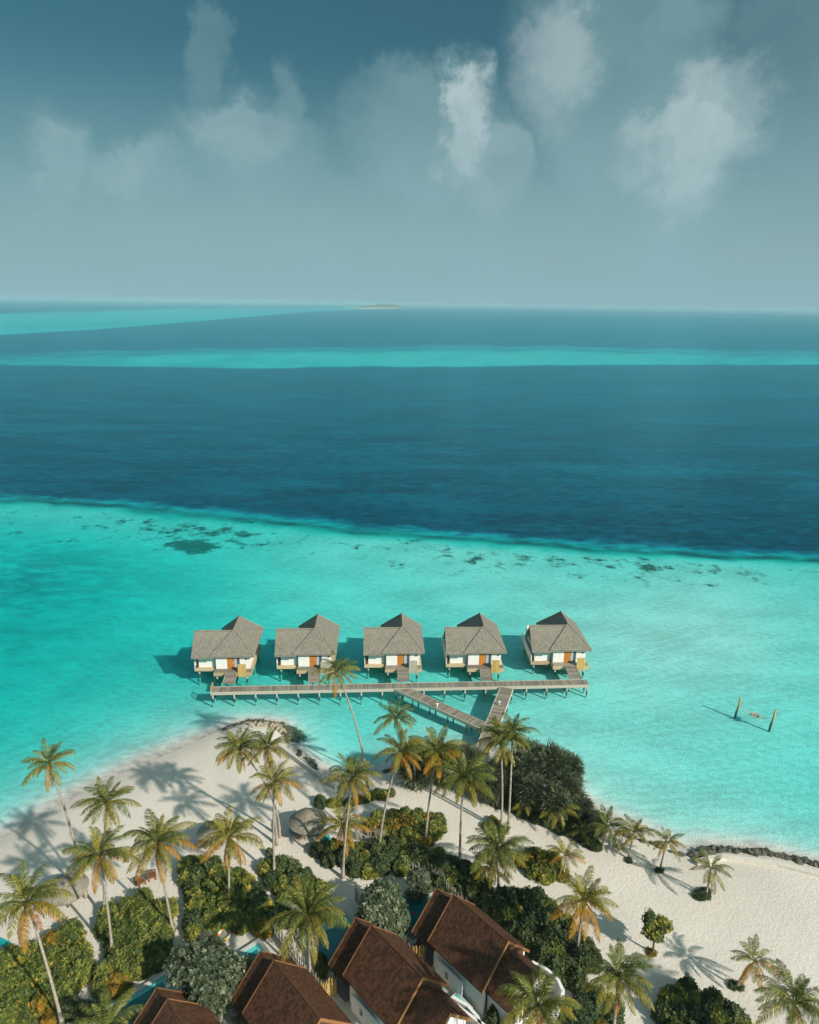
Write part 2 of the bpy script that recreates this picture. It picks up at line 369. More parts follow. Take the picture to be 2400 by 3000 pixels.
def terrain(P):
    """ground height (negative = under water) and reef mask for points (n,2)"""
    s = shore_dist(P); r = np.hypot(P[:, 0], P[:, 1]); az = np.arctan2(P[:, 0], P[:, 1])
    P3 = np.column_stack([P, np.zeros(len(P))])
    front = P[:, 1] > 20
    px, py = project(np.where(front[:, None], P3, np.array([0, 100., 0])))
    lr = np.log(np.maximum(r, 1))
    w = np.zeros(len(P)); d = np.zeros(len(P))
    for (a, l), dep in zip(DEPP, DEP[:, 2]):
        k = np.exp(-(((az - a) / .075) ** 2 + ((lr - l) / .11) ** 2) * .5) + 1e-7
        w += k; d += k * dep
    D = d / w
    D = D * (1 + .10 * cheap_noise(P[:, 0] * .06, P[:, 1] * .06, 3))
    off = np.maximum(-s, 0)
    depth = D * (1 - np.exp(-off / (D * np.interp(px, [500, 750], [6.5, 4.0]))))
    # drop-off of the near reef
    wob = 7 * cheap_noise(px * .012, py * .03, 5) + 4 * cheap_noise(px * .05, py * .1, 8)
    ey = np.interp(px, EDGE[:, 0], EDGE[:, 1]) + wob
    deep = sstep(74, -14, py - ey + 6 * cheap_noise(px * .028, py * .12, 41)) ** 2.6
    # outer reefs: shallow banks in the deep channel
    b_top = np.interp(px, [-800, 0, 700, 1250, 1700, 2400, 3200], [1030, 1020, 1012, 1002, 1006, 1018, 1030]) + 3 * cheap_noise(px * .01, px * .003, 11)
    b_bot = np.interp(px, [-800, 0, 300, 700, 1250, 1700, 2400, 3200], [1078, 1072, 1076, 1082, 1076, 1072, 1072, 1085]) + 3 * cheap_noise(px * .008, px * .002, 12)
    bank = sstep(-8, 30, py - b_top) * sstep(-5, 9, b_bot - py) * np.clip(.86 + .22 * cheap_noise(px * .011, py * .06, 31), 0, 1) * np.interp(px, [-800, 100, 700, 1300, 2000, 2600, 3200], [.5, .72, .93, 1, .93, .8, .6])
    f_top = np.interp(px, [-900, 0, 500, 1000, 1260, 1300], [925, 913, 900, 897, 901, 903])
    f_bot = np.interp(px, [-900, 0, 300, 600, 900, 1260, 1300], [1010, 985, 968, 944, 918, 904, 903])
    far = sstep(-2, 9, py - f_top) * sstep(-1, 8, f_bot - py) * np.clip(.88 + .16 * cheap_noise(px * .006, py * .12, 33), 0, 1)
    bank = np.maximum(bank, far * .97)
    D2 = 26 * (1 - bank) ** 2.2 + 2.0 * bank
    floor = depth * (1 - deep) + 3.0 * deep
    depth = np.where(deep > 0, depth * (1 - deep) + D2 * deep, depth)
    # islet far off
    isl = np.exp(-(((px - 1105) / 95) ** 2 + ((py - 901.5) / 2.6) ** 2))
    steep = np.interp(px, [0, 640, 700, 1000, 1900, 2100], [6.5, 6.5, 2.2, 2.5, 3.0, 1.8])
    land = 1.25 * (1 - np.exp(-np.maximum(s, 0) / steep))
    z = np.where(s > 0, land + .05 * cheap_noise(P[:, 0] * .35, P[:, 1] * .35, 2) * np.clip(s / 4, 0, 1), -depth)
    z = np.where((isl > .3) & front, -1.7 + (isl - .3) * 6.5, z)
    # coral: reef crest and a few heads in the lagoon
    cor = (np.exp(-((py - ey - 62) / 26) ** 2) * .52 + np.exp(-((py - ey - 112) / 36) ** 2) * .42) * np.clip(1.15 - deep * 5, 0, 1) * (.75 + .35 * cheap_noise(px * .006, py * .004, 21))
    for cx, cy, rx, ry, k in [(560, 1580, 95, 28, .9), (380, 1560, 90, 16, .45), (160, 1560, 150, 22, .45), (830, 1570, 90, 12, .55), (760, 1575, 60, 14, .5), (680, 1520, 120, 10, .55), (740, 1505, 160, 12, .5), (30, 1535, 60, 10, .6),
                              (1180, 1570, 120, 10, .4), (760, 2060, 60, 12, .25), (850, 2145, 55, 36, 1.0), (905, 2225, 20, 14, .8)]:
        cor = np.maximum(cor, k * np.exp(-((px - cx) / rx) ** 2 - ((py - cy) / ry) ** 2))
    cor = np.where(front & (s < 0), cor, 0)
    terrain.floor = np.where(z < 0, np.where((isl > .3) & front, z, -floor), z)     # modelled floor shelves gently where it is lost in blue water
    return z, np.clip(cor, 0, 1), s
def ground_z(x, y):
    return float(terrain(np.array([[x, y]]))[0][0])

def build_ground():
    az = np.radians(np.linspace(-72, 72, 330)); rr = [18.]
    while rr[-1] < 58000: rr.append(rr[-1] * (1.0105 if rr[-1] < 400 else 1.016))
    rr = np.array(rr); na, nr = len(az), len(rr)
    A, Rr = np.meshgrid(az, rr); P = np.column_stack([(Rr * np.sin(A)).ravel(), (Rr * np.cos(A)).ravel()])
    z, cor, s = terrain(P)
    zfloor = terrain.floor
    i = np.arange((nr - 1) * (na - 1)); a, b = i // (na - 1), i % (na - 1); v0 = a * na + b
    F = np.column_stack([v0, v0 + 1, v0 + na + 1, v0 + na])
    def mk(name, verts, faces, attrs, m, smooth=True, **kw):
        me = bpy.data.meshes.new(name); me.vertices.add(len(verts)); me.vertices.foreach_set('co', verts.ravel().astype('f'))
        me.loops.add(faces.size); me.loops.foreach_set('vertex_index', faces.ravel().astype('i'))
        me.polygons.add(len(faces)); me.polygons.foreach_set('loop_start', np.arange(0, faces.size, 4, dtype='i')); me.polygons.foreach_set('loop_total', np.full(len(faces), 4, 'i'))
        me.update(calc_edges=True); me.validate()
        for k, v in attrs.items():
            at = me.attributes.new(k, 'FLOAT', 'POINT'); at.data.foreach_set('value', v.astype('f'))
        me.polygons.foreach_set('use_smooth', np.full(len(me.polygons), smooth))
        return link(name, me, m, **kw)
    # sand above and below the waterline: one sheet
    m = bpy.data.materials.new('coral_sand'); m.use_nodes = True; t = NT(m.node_tree); bs = t.n['Principled BSDF']
    pos = t.new('ShaderNodeNewGeometry').outputs['Position']
    big = t.noise(pos, .09, 4, .55); fine = t.noise(pos, 2.6, 5, .65); h = t.attr('h'); co = t.attr('coral')
    sand = t.ramp(big, [(.3, (.60, .545, .475)), (.7, (.69, .635, .565))])
    sand = t.mix(t.mapr(fine, .3, .7, 0, .30), sand, (.54, .485, .415, 1))
    hh = t.math('ADD', h, t.math('MULTIPLY', t.math('SUBTRACT', t.noise(pos, .35, 3), .5), .35))
    sand = t.mix(t.mapr(hh, .62, .12, 0, .42), sand, (.44, .40, .35, 1))            # wet swash zone
    reefn = t.math('ADD', t.noise(pos, .22, 5, .7), t.math('MULTIPLY', co, .48))
    rm = t.math('MULTIPLY', t.mapr(reefn, .70, .86), t.mapr(co, .05, .3))
    sand = t.mix(t.math('MULTIPLY', rm, .9), sand, (.055, .075, .045, 1))
    sand = t.mix(t.mapr(h, .05, -.5, 0, .8), sand, t.mix(rm, (.88, .86, .82, 1), (.07, .09, .055, 1)))   # clean coral sand of the lagoon floor
    t.l.new(sand, bs.inputs['Base Color']); bs.inputs['Roughness'].default_value = .9; bs.inputs['Specular IOR Level'].default_value = .15
    bn = t.new('ShaderNodeBump'); bn.inputs['Strength'].default_value = .8; bn.inputs['Distance'].default_value = .10
    foot = t.math('ADD', t.noise(pos, 3.6, 4, .6), t.math('MULTIPLY', t.noise(pos, 9, 2, .5), .3))
    t.l.new(foot, bn.inputs['Height']); t.l.new(bn.outputs[0], bs.inputs['Normal'])
    mk('sand_ground', np.column_stack([P, zfloor]), F, {'h': z, 'coral': cor}, m, kind='structure', label='white coral sand beach running down into the lagoon floor', cat='ground')
    # the sea surface, carrying the depth of water below it
    keep = (z[F] < .35).any(1)
    used = np.unique(F[keep]); mp = np.full(len(P), -1); mp[used] = np.arange(len(used))
    w = bpy.data.materials.new('sea_water'); w.use_nodes = True; t = NT(w.node_tree); t.n.clear()
    out = t.new('ShaderNodeOutputMaterial')
    pos = t.new('ShaderNodeNewGeometry').outputs['Position']; dep = t.math('MAXIMUM', t.attr('depth'), 0)
    mpn = t.new('ShaderNodeMapping'); t.l.new(pos, mpn.inputs[0]); mpn.inputs['Rotation'].default_value = (0, 0, R(24)); mpn.inputs['Scale'].default_value = (.62, 1.25, 1)
    chop = t.noise(mpn.outputs[0], 1.05, 4, .6, .5); swell = t.noise(mpn.outputs[0], .11, 3, .5)
    patch = t.noise(mpn.outputs[0], .012, 4, .6)
    mpw = t.new('ShaderNodeMapping'); t.l.new(pos, mpw.inputs[0]); mpw.inputs['Scale'].default_value = (.0022, .011, 1); mpw.inputs['Rotation'].default_value = (0, 0, R(-3))
    wind = t.noise(mpw.outputs[0], 1., 4, .55)
    # light lost on the way through the water, thickness wavering with the ripples
    path = t.math('MULTIPLY', dep, t.math('ADD', .70, t.math('MULTIPLY', chop, .60)))
    cmb = t.new('ShaderNodeCombineColor')
    for i, k in enumerate((.72, .045, .052)):
        t.l.new(t.math('EXPONENT', t.math('MULTIPLY', path, -k)), cmb.inputs[i])
    ripple = t.mapr(t.math('ADD', t.math('MULTIPLY', chop, .7), t.math('MULTIPLY', swell, .3)), .38, .60, .80, 1.)  # light and dark of the ripples put into the transmission colour
    tcol = t.mix(t.math('MULTIPLY', t.mapr(dep, .05, .6), 1.), (1, 1, 1, 1), t.mix(1., cmb.outputs[0], t.new('ShaderNodeCombineColor').outputs[0], 'ADD'))
    tn = t.vmath('SCALE', tcol, scale=ripple)
    tr = t.new('ShaderNodeBsdfTransparent'); t.l.new(tn, tr.inputs[0])
    body = t.new('ShaderNodeBsdfDiffuse')
    bcol = t.ramp(t.mapr(dep, 1., 16, smooth=False), [(0, (.004, .46, .44)), (.22, (.003, .40, .42)), (.42, (.002, .24, .30)), (.7, (.001, .095, .15)), (1, (.0004, .055, .098))])
    mpd = t.new('ShaderNodeMapping'); t.l.new(pos, mpd.inputs[0]); mpd.inputs['Scale'].default_value = (.5, 1., 1); mpd.inputs['Rotation'].default_value = (0, 0, R(8))
    mps = t.new('ShaderNodeMapping'); t.l.new(pos, mps.inputs[0]); mps.inputs['Scale'].default_value = (.014, .055, 1); mps.inputs['Rotation'].default_value = (0, 0, R(-4))
    streak = t.noise(mps.outputs[0], 1., 5, .65, .6)
    wl = t.math('ADD', t.math('MULTIPLY', t.math('SUBTRACT', streak, .5), .55), t.math('ADD', t.math('MULTIPLY', t.noise(mpd.outputs[0], .42, 3, .6, .3), .6), t.math('MULTIPLY', t.noise(mpd.outputs[0], .06, 4, .6), .4)))
    bcol = t.mix(1., bcol, t.ramp(wl, [(.38, (.42, .50, .56)), (.62, (1.65, 1.5, 1.42))]), 'MULTIPLY')  # light and dark of wave slopes painted into the body colour
    bcol = t.mix(1., bcol, t.ramp(t.math('ADD', t.math('MULTIPLY', wind, .6), t.math('MULTIPLY', patch, .4)), [(.34, (.55, .60, .68)), (.66, (1.5, 1.38, 1.28))]), 'MULTIPLY')  # broad bands of reflected cloud and wind painted into the body colour
    t.l.new(bcol, body.inputs[0])
    sfac = t.math('SUBTRACT', 1., t.math('EXPONENT', t.math('MULTIPLY', t.math('POWER', t.math('MULTIPLY', dep, .19), 2.), -1.)))
    m1 = t.new('ShaderNodeMixShader'); t.l.new(sfac, m1.inputs[0]); t.l.new(tr.outputs[0], m1.inputs[1]); t.l.new(body.outputs[0], m1.inputs[2])
    bn = t.new('ShaderNodeBump'); bn.inputs['Distance'].default_value = .14
    t.l.new(t.math('ADD', chop, t.math('MULTIPLY', swell, 1.6)), bn.inputs['Height'])
    t.l.new(t.mapr(wind, .35, .65, .45, .95), bn.inputs['Strength'])
    inc = t.new('ShaderNodeNewGeometry').outputs['Incoming']
    cosi = t.math('ABSOLUTE', t.vmath('DOT_PRODUCT', inc, bn.outputs[0]))
    schlick = t.math('ADD', .02, t.math('MULTIPLY', t.math('POWER', t.math('SUBTRACT', 1., cosi), 5.), .98))
    gl = t.new('ShaderNodeBsdfGlossy'); gl.inputs['Roughness'].default_value = .16; gl.inputs['Color'].default_value = (.34, .90, 1, 1); t.l.new(bn.outputs[0], gl.inputs['Normal'])
    m2 = t.new('ShaderNodeMixShader'); t.l.new(t.math('MULTIPLY', schlick, t.mapr(dep, 0, .25, .2, .72)), m2.inputs[0]); t.l.new(m1.outputs[0], m2.inputs[1]); t.l.new(gl.outputs[0], m2.inputs[2])
    t.l.new(m2.outputs[0], out.inputs[0])
    mk('sea', np.column_stack([P[used], np.zeros(len(used))]), mp[F[keep]], {'depth': -z[used]}, w, kind='structure', label='turquoise lagoon deepening to dark blue open sea', cat='sea')
build_ground()

# ------------------------------------------------------------------ boardwalks
def boardwalk(name, label, p0, p1, width, z, pile_step, plank=.3, group=None, skip_ends=0.):
    p0, p1 = Vector((p0[0], p0[1], 0)), Vector((p1[0], p1[1], 0)); d = p1 - p0; L = d.length; a = math.atan2(d.y, d.x)
    t = thing(name, label, 'boardwalk', (p0.x, p0.y, 0), a, group)
    mb = MB(); mb.box((-width / 2, -plank * .46, -.05), (width / 2, plank * .46, 0)); pm = mb.mesh('plank'); pm.materials.append(TEAK)
    n = int(L / plank)
    for i in range(n):
        o = link('plank', pm, TEAK, t, loc=((i + .5) * L / n, random.uniform(-.012, .012), z + random.uniform(-.008, .008)), rot=(0, 0, R(90) + random.uniform(-.008, .008)), scale=(random.uniform(.99, 1.012), 1, 1))
    for sgn in (-1, 1):
        mb = MB(); mb.box((0, sgn * (width / 2 + .02) - .05, z - .42), (L, sgn * (width / 2 + .02) + .05, z + .05)); mb.build('edge_beam', FASCIA, t)
    k = max(1, int(L / pile_step))
    for i in range(k + 1):
        x = .25 + (L - .5) * i / k
        for sgn in (-1, 1):
            g = Matrix.Rotation(a, 3, 'Z') @ Vector((x, sgn * width * .42, 0)) + p0
            zb = min(ground_z(g.x, g.y), 0) - .3
            mb = MB(); mb.tube([(0, 0, zb), (0, 0, z - .43)], .13, 8); pl = mb.build('pile', PILE, t, loc=(x, sgn * width * .42, 0))
            mb = MB(); mb.tube([(0, 0, -.35), (0, 0, .3)], .137, 8); mb.build('waterline_band', PILEWET, pl)
        mb = MB(); mb.box((x - .08, -width / 2 + .04, z - .30), (x + .08, width / 2 - .04, z - .06)); mb.build('cross_beam', GREYWOOD, t)
    return t
JZ = 1.4
J0, J1 = G(620, 2021, JZ)[:2], G(1722, 1999, JZ)[:2]
jd = (J1 - J0) / np.linalg.norm(J1 - J0); jn = np.array([-jd[1], jd[0]])
boardwalk('boardwalk', 'long weathered timber boardwalk running in front of the five overwater villas', J0, J1, 1.6, JZ, 3.1)
q0, q1 = G(1487, 2010, JZ)[:2], G(1398, 2240, JZ)[:2]
q0 = q0 - jn * .0; dq = (q1 - q0) / np.linalg.norm(q1 - q0)
boardwalk('boardwalk', 'straight timber pier joining the beach trees to the villa boardwalk', q0 + dq * .55, q1 + dq * 1.5, 1.9, JZ - .004, 3.4)
s0, s1 = G(1152, 2006, JZ)[:2], G(1438, 2136, JZ)[:2]
dsg = (s1 - s0) / np.linalg.norm(s1 - s0)
boardwalk('boardwalk', 'slanting timber pier branching from the boardwalk to the straight pier', s0 + dsg * 1.0, s1 - dsg * .1, 1.7, JZ - .008, 3.0)
for px, py, lb in [(1281, 2073, 'small white lamp on the slanting pier'), (1463, 2066, 'small white lamp on the straight pier')]:
    g = G(px, py, JZ)
    t = thing('path_lamp', lb, 'lamp', (g[0], g[1], JZ + .03))
    mb = MB(); mb.tube([(0, 0, 0), (0, 0, .42)], .07, 8); mb.build('post', STEEL, t)
    mb = MB(); mb.tube([(0, 0, .42), (0, 0, .5), (0, 0, .62), (0, 0, .66)], [.1, .17, .17, .06], 10); mb.build('lamp_head', STEEL, t)
g = G(622, 2008, JZ)
t = thing('guard_rail', 'short orange timber rail at the free end of the boardwalk', 'railing', (J0[0] + .08, J0[1], JZ + .004), math.atan2(jd[1], jd[0]))
for yy in (-.7, .7):
    mb = MB(); mb.box((-.05, yy - .05, 0), (.05, yy + .05, .9)); mb.build('post', HONEY, t)
for zz in (.4, .8):
    mb = MB(); mb.box((-.03, -.65, zz), (.03, .65, zz + .09)); mb.build('rail', HONEY, t)

# ------------------------------------------------------------------ overwater villas
def overwater_villa(origin, rz, label, screen, ramp_to):
    t = thing('overwater_villa', label, 'villa', (origin[0], origin[1], 0), rz, 'overwater villas in a row')
    E, H = 4.05, 3.4
    # roof body
    rf = MB()
    def solid(poly, th=.22): rf.prism([(x, y, z - th) for x, y, z in poly], (0, 0, th))
    hipF = [(-3.5, 0, E), (3.5, 0, E), (0, 3.1, E + H)]
    right = [(3.5, 0, E), (3.5, 10.2, E), (0, 7.6, E + H), (0, 3.1, E + H)]
    left = [(-3.5, 10.2, E), (-3.5, 0, E), (0, 3.1, E + H), (0, 7.6, E + H)]
    hipB = [(3.5, 10.2, E), (-3.5, 10.2, E), (0, 7.6, E + H)]
    wE = E - .22; wz = wE + 3.22; wy = 3.0
    wf = [(-6.35, .05, wE), (-3.0, .05, wE), (-.15, wy, wz), (-6.35, wy, wz)]
    wb = [(-3.0, 5.95, wE), (-6.35, 5.95, wE), (-6.35, wy, wz), (-.15, wy, wz)]
    for p in (hipF, right, left, hipB, wf, wb): solid(p)
    roof = rf.build('roof', THATCHCAP, t)
    sh = MB()
    tiles(sh, hipF, (0, 3.1, H), .3, .14, .045, .05)
    tiles(sh, right, (-3.5, 0, H), .3, .14, .045, .05)
    tiles(sh, left, (3.5, 0, H), .3, .14, .045, .05)
    tiles(sh, hipB, (0, -2.6, H), .3, .14, .045, .05)
    tiles(sh, wf, (0, wy - .05, 3.16), .3, .14, .045, .05)
    tiles(sh, wb, (0, -2.95, 3.16), .3, .14, .045, .05)
    sh.build('thatch', THATCH, roof, kind='stuff')
    for a, b in [((0, 2.9, E + H), (0, 7.8, E + H)), ((0, 3.1, E + H), (3.5, 0, E)), ((0, 7.6, E + H), (3.5, 10.2, E)), ((0, 7.6, E + H), (-3.5, 10.2, E)), ((-6.38, wy, wz), (-.3, wy, wz))]:
        mb = MB(); pa, pb = Vector(a), Vector(b); mb.tube([pa + (pb - pa) * k / 6 + Vector((0, 0, .05 + random.uniform(-.02, .02))) for k in range(7)], .11, 6); mb.build('ridge_cap', THATCHCAP, roof)
    # gable end of the side wing
    mb = MB(); mb.prism([(-5.85, .9, E - .1), (-5.85, 5.1, E - .1), (-5.85, wy, wz - .75)], (.12, 0, 0)); mb.build('gable', DARKWOOD, t)
    # floor platforms
    Z = 1.5
    fl = MB(); fl.box((-6.2, 1.0, Z - .55), (-2.9, 9.4, Z)); fl.build('wing_platform', BEAM, t)
    fl = MB(); fl.box((-2.85, -.55, Z - .6), (3.1, 9.4, Z - .003)); fl.build('main_platform', BEAM, t)
    dk = MB(); dk.box((-2.8, -.5, Z + .002), (3.05, .55, Z + .05)); dk.build('porch_deck', TEAK, t)
    # walls
    def wall(n, lo, hi, m=WHITE, par=None):
        b = MB(); b.box(lo, hi); return b.build(n, m, par or t)
    w1 = wall('wall', (-5.55, 1.35, Z), (-3.05, 1.5, E + .15))
    wall('vent', (-4.7, 1.30, Z + 2.05), (-3.7, 1.347, Z + 2.3), GREYPANEL, w1)
    wall('wall', (-5.55, 1.505, Z), (-5.4, 9.0, E + .1))
    w2 = wall('wall', (-2.65, .6, Z + .06), (-.85, .75, E + .05))
    wall('wall', (-2.65, .755, Z), (-2.5, 9.0, E + .6))
    wall('wall', (-3.045, 1.36, Z), (-2.66, 1.49, E + .1), GREYPANEL)
    wall('wall', (2.55, .6, Z + .06), (2.7, 9.0, E + .3))
    wall('wall', (1.15, .6, Z + .06), (2.545, .75, E + .05))
    wall('back_wall', (-5.35, 8.85, Z), (2.5, 8.99, E + .3))
    wall('lintel', (-.845, .61, Z + 2.3), (1.145, .74, E + .05), GREYPANEL)
    d = wall('door', (-.68, .58, Z + .06), (.14, .66, Z + 2.25), ORANGEWOOD)
    for k in range(5):
        wall('panel', (-.58, .555, Z + .2 + k * .41), (.04, .578, Z + .5 + k * .41), ORANGEWOOD, d)
    wall('door_handle', (.06, .53, Z + 1.0), (.1, .579, Z + 1.25), STEEL, d)
    wall('door_frame', (-.845, .57, Z + .06), (-.685, .68, Z + 2.29), ORANGEWOOD)
    wn = wall('window', (.2, .6, Z + .08), (1.14, .64, Z + 2.28), GREYPANEL)
    for k in range(2): wall('pane', (.25 + k * .45, .575, Z + .2), (.64 + k * .45, .598, Z + 2.2), GLASS if k else GREYPANEL, wn)
    # side balcony recess with a dark window
    wall('window', (-5.6, 2.0, Z + .9), (-5.552, 3.4, Z + 2.2), GLASS)
    wall('balcony_wall', (-6.18, 1.05, Z + .003), (-6.08, 9.2, Z + 1.25))
    wall('planter', (-6.0, 1.1, Z + .003), (-5.62, 1.34, Z + .4), DARKWOOD)
    # entrance screen of upright boards
    sc_ = link('screen', None, None, t, loc=(1.02, -.62, Z - .75))
    mbb = MB(); mbb.box((0, 0, 0), (.122, .05, 2.25)); pm = mbb.mesh('board'); pm.materials.append(screen)
    for k in range(10): link('board', pm, screen, sc_, loc=(k * .128, 0, random.uniform(-.02, .02)))
    mbb = MB(); mbb.box((0, .052, 1.9), (1.28, .12, 2.02)); mbb.build('rail', screen, sc_)
    wall('wall_lamp', (2.1, .5, Z + 1.7), (2.3, .595, Z + 1.95), HAIR)
    # piles
    for x, y in [(-5.6, 1.5), (-3.3, 1.7), (-2.4, -.2), (2.3, -.2), (-.2, .3), (-5.6, 5), (-2.4, 5), (2.6, 5), (-5.6, 9), (-2.4, 9), (2.6, 9)]:
        g = Matrix.Rotation(rz, 3, 'Z') @ Vector((x, y, 0)); zb = min(ground_z(origin[0] + g.x, origin[1] + g.y), 0) - .3
        mb = MB(); mb.tube([(0, 0, zb), (0, 0, Z - .56)], .15, 8); pl = mb.build('pile', PILE, t, loc=(x, y, 0))
        mb = MB(); mb.tube([(0, 0, -.35), (0, 0, .3)], .157, 8); mb.build('waterline_band', PILEWET, pl)
    # ramp of cross boards down to the boardwalk
    inv = Matrix.Rotation(-rz, 3, 'Z'); e = inv @ Vector((ramp_to[0] - origin[0], ramp_to[1] - origin[1], 0))
    a = Vector((0, -.52, Z + .04)); b = Vector((e.x, e.y, JZ + .035)); d = b - a; L = d.length
    rp = link('ramp', None, None, t); rp.location = a
    ang = math.atan2(d.y, d.x); tilt = math.asin(d.z / L)
    rp.rotation_euler = Matrix.Rotation(ang, 3, 'Z').to_euler(); 
    n = int(L / .3)
    mb = MB(); mb.box((-.135, -.85, -.04), (.135, .85, .0)); pm = mb.mesh('plank'); pm.materials.append(TEAK)
    for k in range(n): link('plank', pm, TEAK, rp, loc=((k + .5) * L / n, 0, (k + .5) / n * d.z))
    for sg in (-1, 1):
        mb = MB(); mb.prism([(0, sg * .86, -.22), (L, sg * .86, d.z - .22), (L, sg * .86, d.z + .06), (0, sg * .86, .06)], (0, .06 * sg, 0)); mb.build('edge_beam', GREYWOOD, rp)
    return t
VILLAS = [((609, 1925), (747, 1922), 'first overwater villa, beside the railed free end of the boardwalk', HONEY, (669, 2004)),
          ((856, 1918), (986, 1916), 'overwater villa behind the tall leaning palm', GREYWOOD, (921, 2001)),
          ((1117, 1913), (1244, 1914), 'overwater villa in the middle of the row with a grey entrance screen', GREYWOOD, (1183, 1997)),
          ((1358, 1910.5), (1486.5, 1914), 'overwater villa standing behind the head of the straight pier', HONEY, (1427, 1994)),
          ((1611, 1905), (1734, 1906), 'last overwater villa, at the end of the row beyond the straight pier', HONEY, (1688, 1990))]
for a, b, lb, scr, rt in VILLAS:
    A, B = G(*a, 4.05), G(*b, 4.05); c = (A + B) / 2
    overwater_villa(c[:2], R(2.6), lb, scr, G(*rt, JZ)[:2])

# ------------------------------------------------------------------ brown-roofed beach villas
TH = R(42)
def beach_villa(apex, label, first):
    """local frame: x = along the ridge towards the road, y = across (right), origin under the seaward ridge end"""
    rz = TH - math.pi / 2
    t = thing('beach_villa', label, 'villa', (apex[0], apex[1], 1.2), rz, 'brown roofed beach villas')
    Zb = 0.
    def gable(x0, x1, half, ze, zr, nm, trims):
        rf = MB(); th = .16
        for sg in (-1, 1):
            rf.prism([(x0, 0, zr - th), (x1, 0, zr - th), (x1, sg * half, ze - th), (x0, sg * half, ze - th)], (0, 0, th))
        roof = rf.build(nm, ROOFSUB, t)
        for sg in (-1, 1):
            sh = MB(); tiles(sh, [(x0, sg * half, ze), (x1, sg * half, ze), (x1, 0, zr), (x0, 0, zr)], (0, -sg * half, zr - ze), .27, .17, .04, .012, .008)
            sh.build('shingles', BROWNROOF, roof, kind='stuff')
        mb = MB(); mb.tube([(x0, 0, zr + .02), (x1, 0, zr + .02)], .07, 6); mb.build('ridge_cap', BROWNROOF, roof)
        for x in trims:
            for sg in (-1, 1):
                b = MB(); b.prism([(x, 0, zr + .1), (x, 0, zr - .22), (x, sg * (half + .03), ze - .24), (x, sg * (half + .03), ze + .08)], (.07, 0, 0)); b.build('bargeboard', TRIM, roof)
        return roof
    gable(0, 6.4, 3.0, 3.0, 6.1, 'main_roof', (-.075, 6.405))
    gable(-2.15, .6, 2.95, 2.25, 5.25, 'veranda_roof', (-2.225,))
    gable(6.0, 9.5, 2.5, 2.7, 5.3, 'rear_roof', (9.505,))
    def box(n, lo, hi, m=WHITE, par=None):
        b = MB(); b.box(lo, hi); return b.build(n, m, par or t)
    for sg in (-1, 1): box('wall', (.3, sg * 2.45 - .1, Zb), (6.3, sg * 2.45 + .1, 3.25), WHITE)
    for sg in (-1, 1): box('rear_wall', (6.32, sg * 2.05 - .1, Zb), (9.2, sg * 2.05 + .1, 2.95), WHITE)
    mb = MB(); mb.prism([(.2, -2.4, 0), (.2, 2.4, 0), (.2, 2.4, 3.4), (.2, 0, 5.8), (.2, -2.4, 3.4)], (.1, 0, 0)); fw = mb.build('front_wall', DARKWOOD, t)
    for y in (-1.6, -.5, .6): box('pane', (.16, y, .1), (.198, y + 1.0, 2.3), GLASS, fw)
    mb = MB(); mb.prism([(6.2, -2.4, 2.6), (6.2, 2.4, 2.6), (6.2, 2.4, 3.4), (6.2, 0, 5.8), (6.2, -2.4, 3.4)], (.1, 0, 0)); mb.build('gable', DARKWOOD, t)
    mb = MB(); mb.prism([(9.0, -1.95, 0), (9.0, 1.95, 0), (9.0, 1.95, 2.9), (9.0, 0, 5.0), (9.0, -1.95, 2.9)], (.1, 0, 0)); rw = mb.build('rear_gable', WHITE, t)
    box('window', (9.102, -.9, 1.0), (9.13, .9, 2.6), GLASS, rw)
    for y in (-2.5, 2.5):
        box('veranda_post', (-1.9, y - .08, 0), (-1.74, y + .08, 2.6), DARKWOOD)
    box('veranda_floor', (-2.4, -2.9, 0), (.15, 2.9, .12), TEAK)
    # open-air bathroom court on the left side
    box('court_floor', (.2, -4.6, 0), (8.6, -2.56, .05), CONCRETE)
    box('court_partition', (1.0, -2.98, .052), (4.2, -2.86, 2.0), WHITE)
    pw = box('court_window', (2.2, -3.02, .9), (2.55, -2.982, 1.5), GLASS)
    tub = link('bath_tub', None, None, t, loc=(4.55, -3.6, .05))
    box('rim', (-.95, -.65, 0), (.95, .65, .5), CONCRETE, tub); box('water', (-.8, -.5, .502), (.8, .5, .515), POOLTILE, tub)
    # white garden wall with a rounded corner
    pts = [Vector((2.6, -4.75, 0)), Vector((4.5, -4.7, 0))] + [Vector((4.5 + k * .55, -4.7 + .10 * k, 0)) for k in range(1, 7)] + [Vector((8.6 + .8 * math.sin(k * R(18)), -3.2 - .9 * math.cos(k * R(18)), 0)) for k in range(0, 6)] + [Vector((9.4, -1.8, 0))]
    mb = MB()
    for i in range(len(pts) - 1):
        a, b = pts[i], pts[i + 1]; nrm = Vector((-(b - a).y, (b - a).x, 0)).normalized() * .13
        mb.prism([a - nrm, b - nrm, b + nrm, a + nrm], (0, 0, 1.75))
    mb.build('garden_wall', WHITE, t)
    pts = [Vector((6.6, 3.3, 0)), Vector((8.0, 3.7, 0)), Vector((9.2, 3.6, 0)), Vector((10.1, 3.1, 0)), Vector((10.5, 2.3, 0)), Vector((10.5, .8, 0))]
    mb = MB()
    for i in range(len(pts) - 1):
        a, b = pts[i], pts[i + 1]; nrm = Vector((-(b - a).y, (b - a).x, 0)).normalized() * .13
        mb.prism([a - nrm, b - nrm, b + nrm, a + nrm], (0, 0, 1.75))
    mb.build('garden_wall', WHITE, t)
    box('court_floor', (9.3, -2.2, 0), (12.5, .6, .05), CONCRETE)
    return t
APEX = {'a': (-10.31, 45.04), 'b': (-2.73, 48.51), 'c': (4.41, 51.93), 'd': (-17.7, 41.6)}
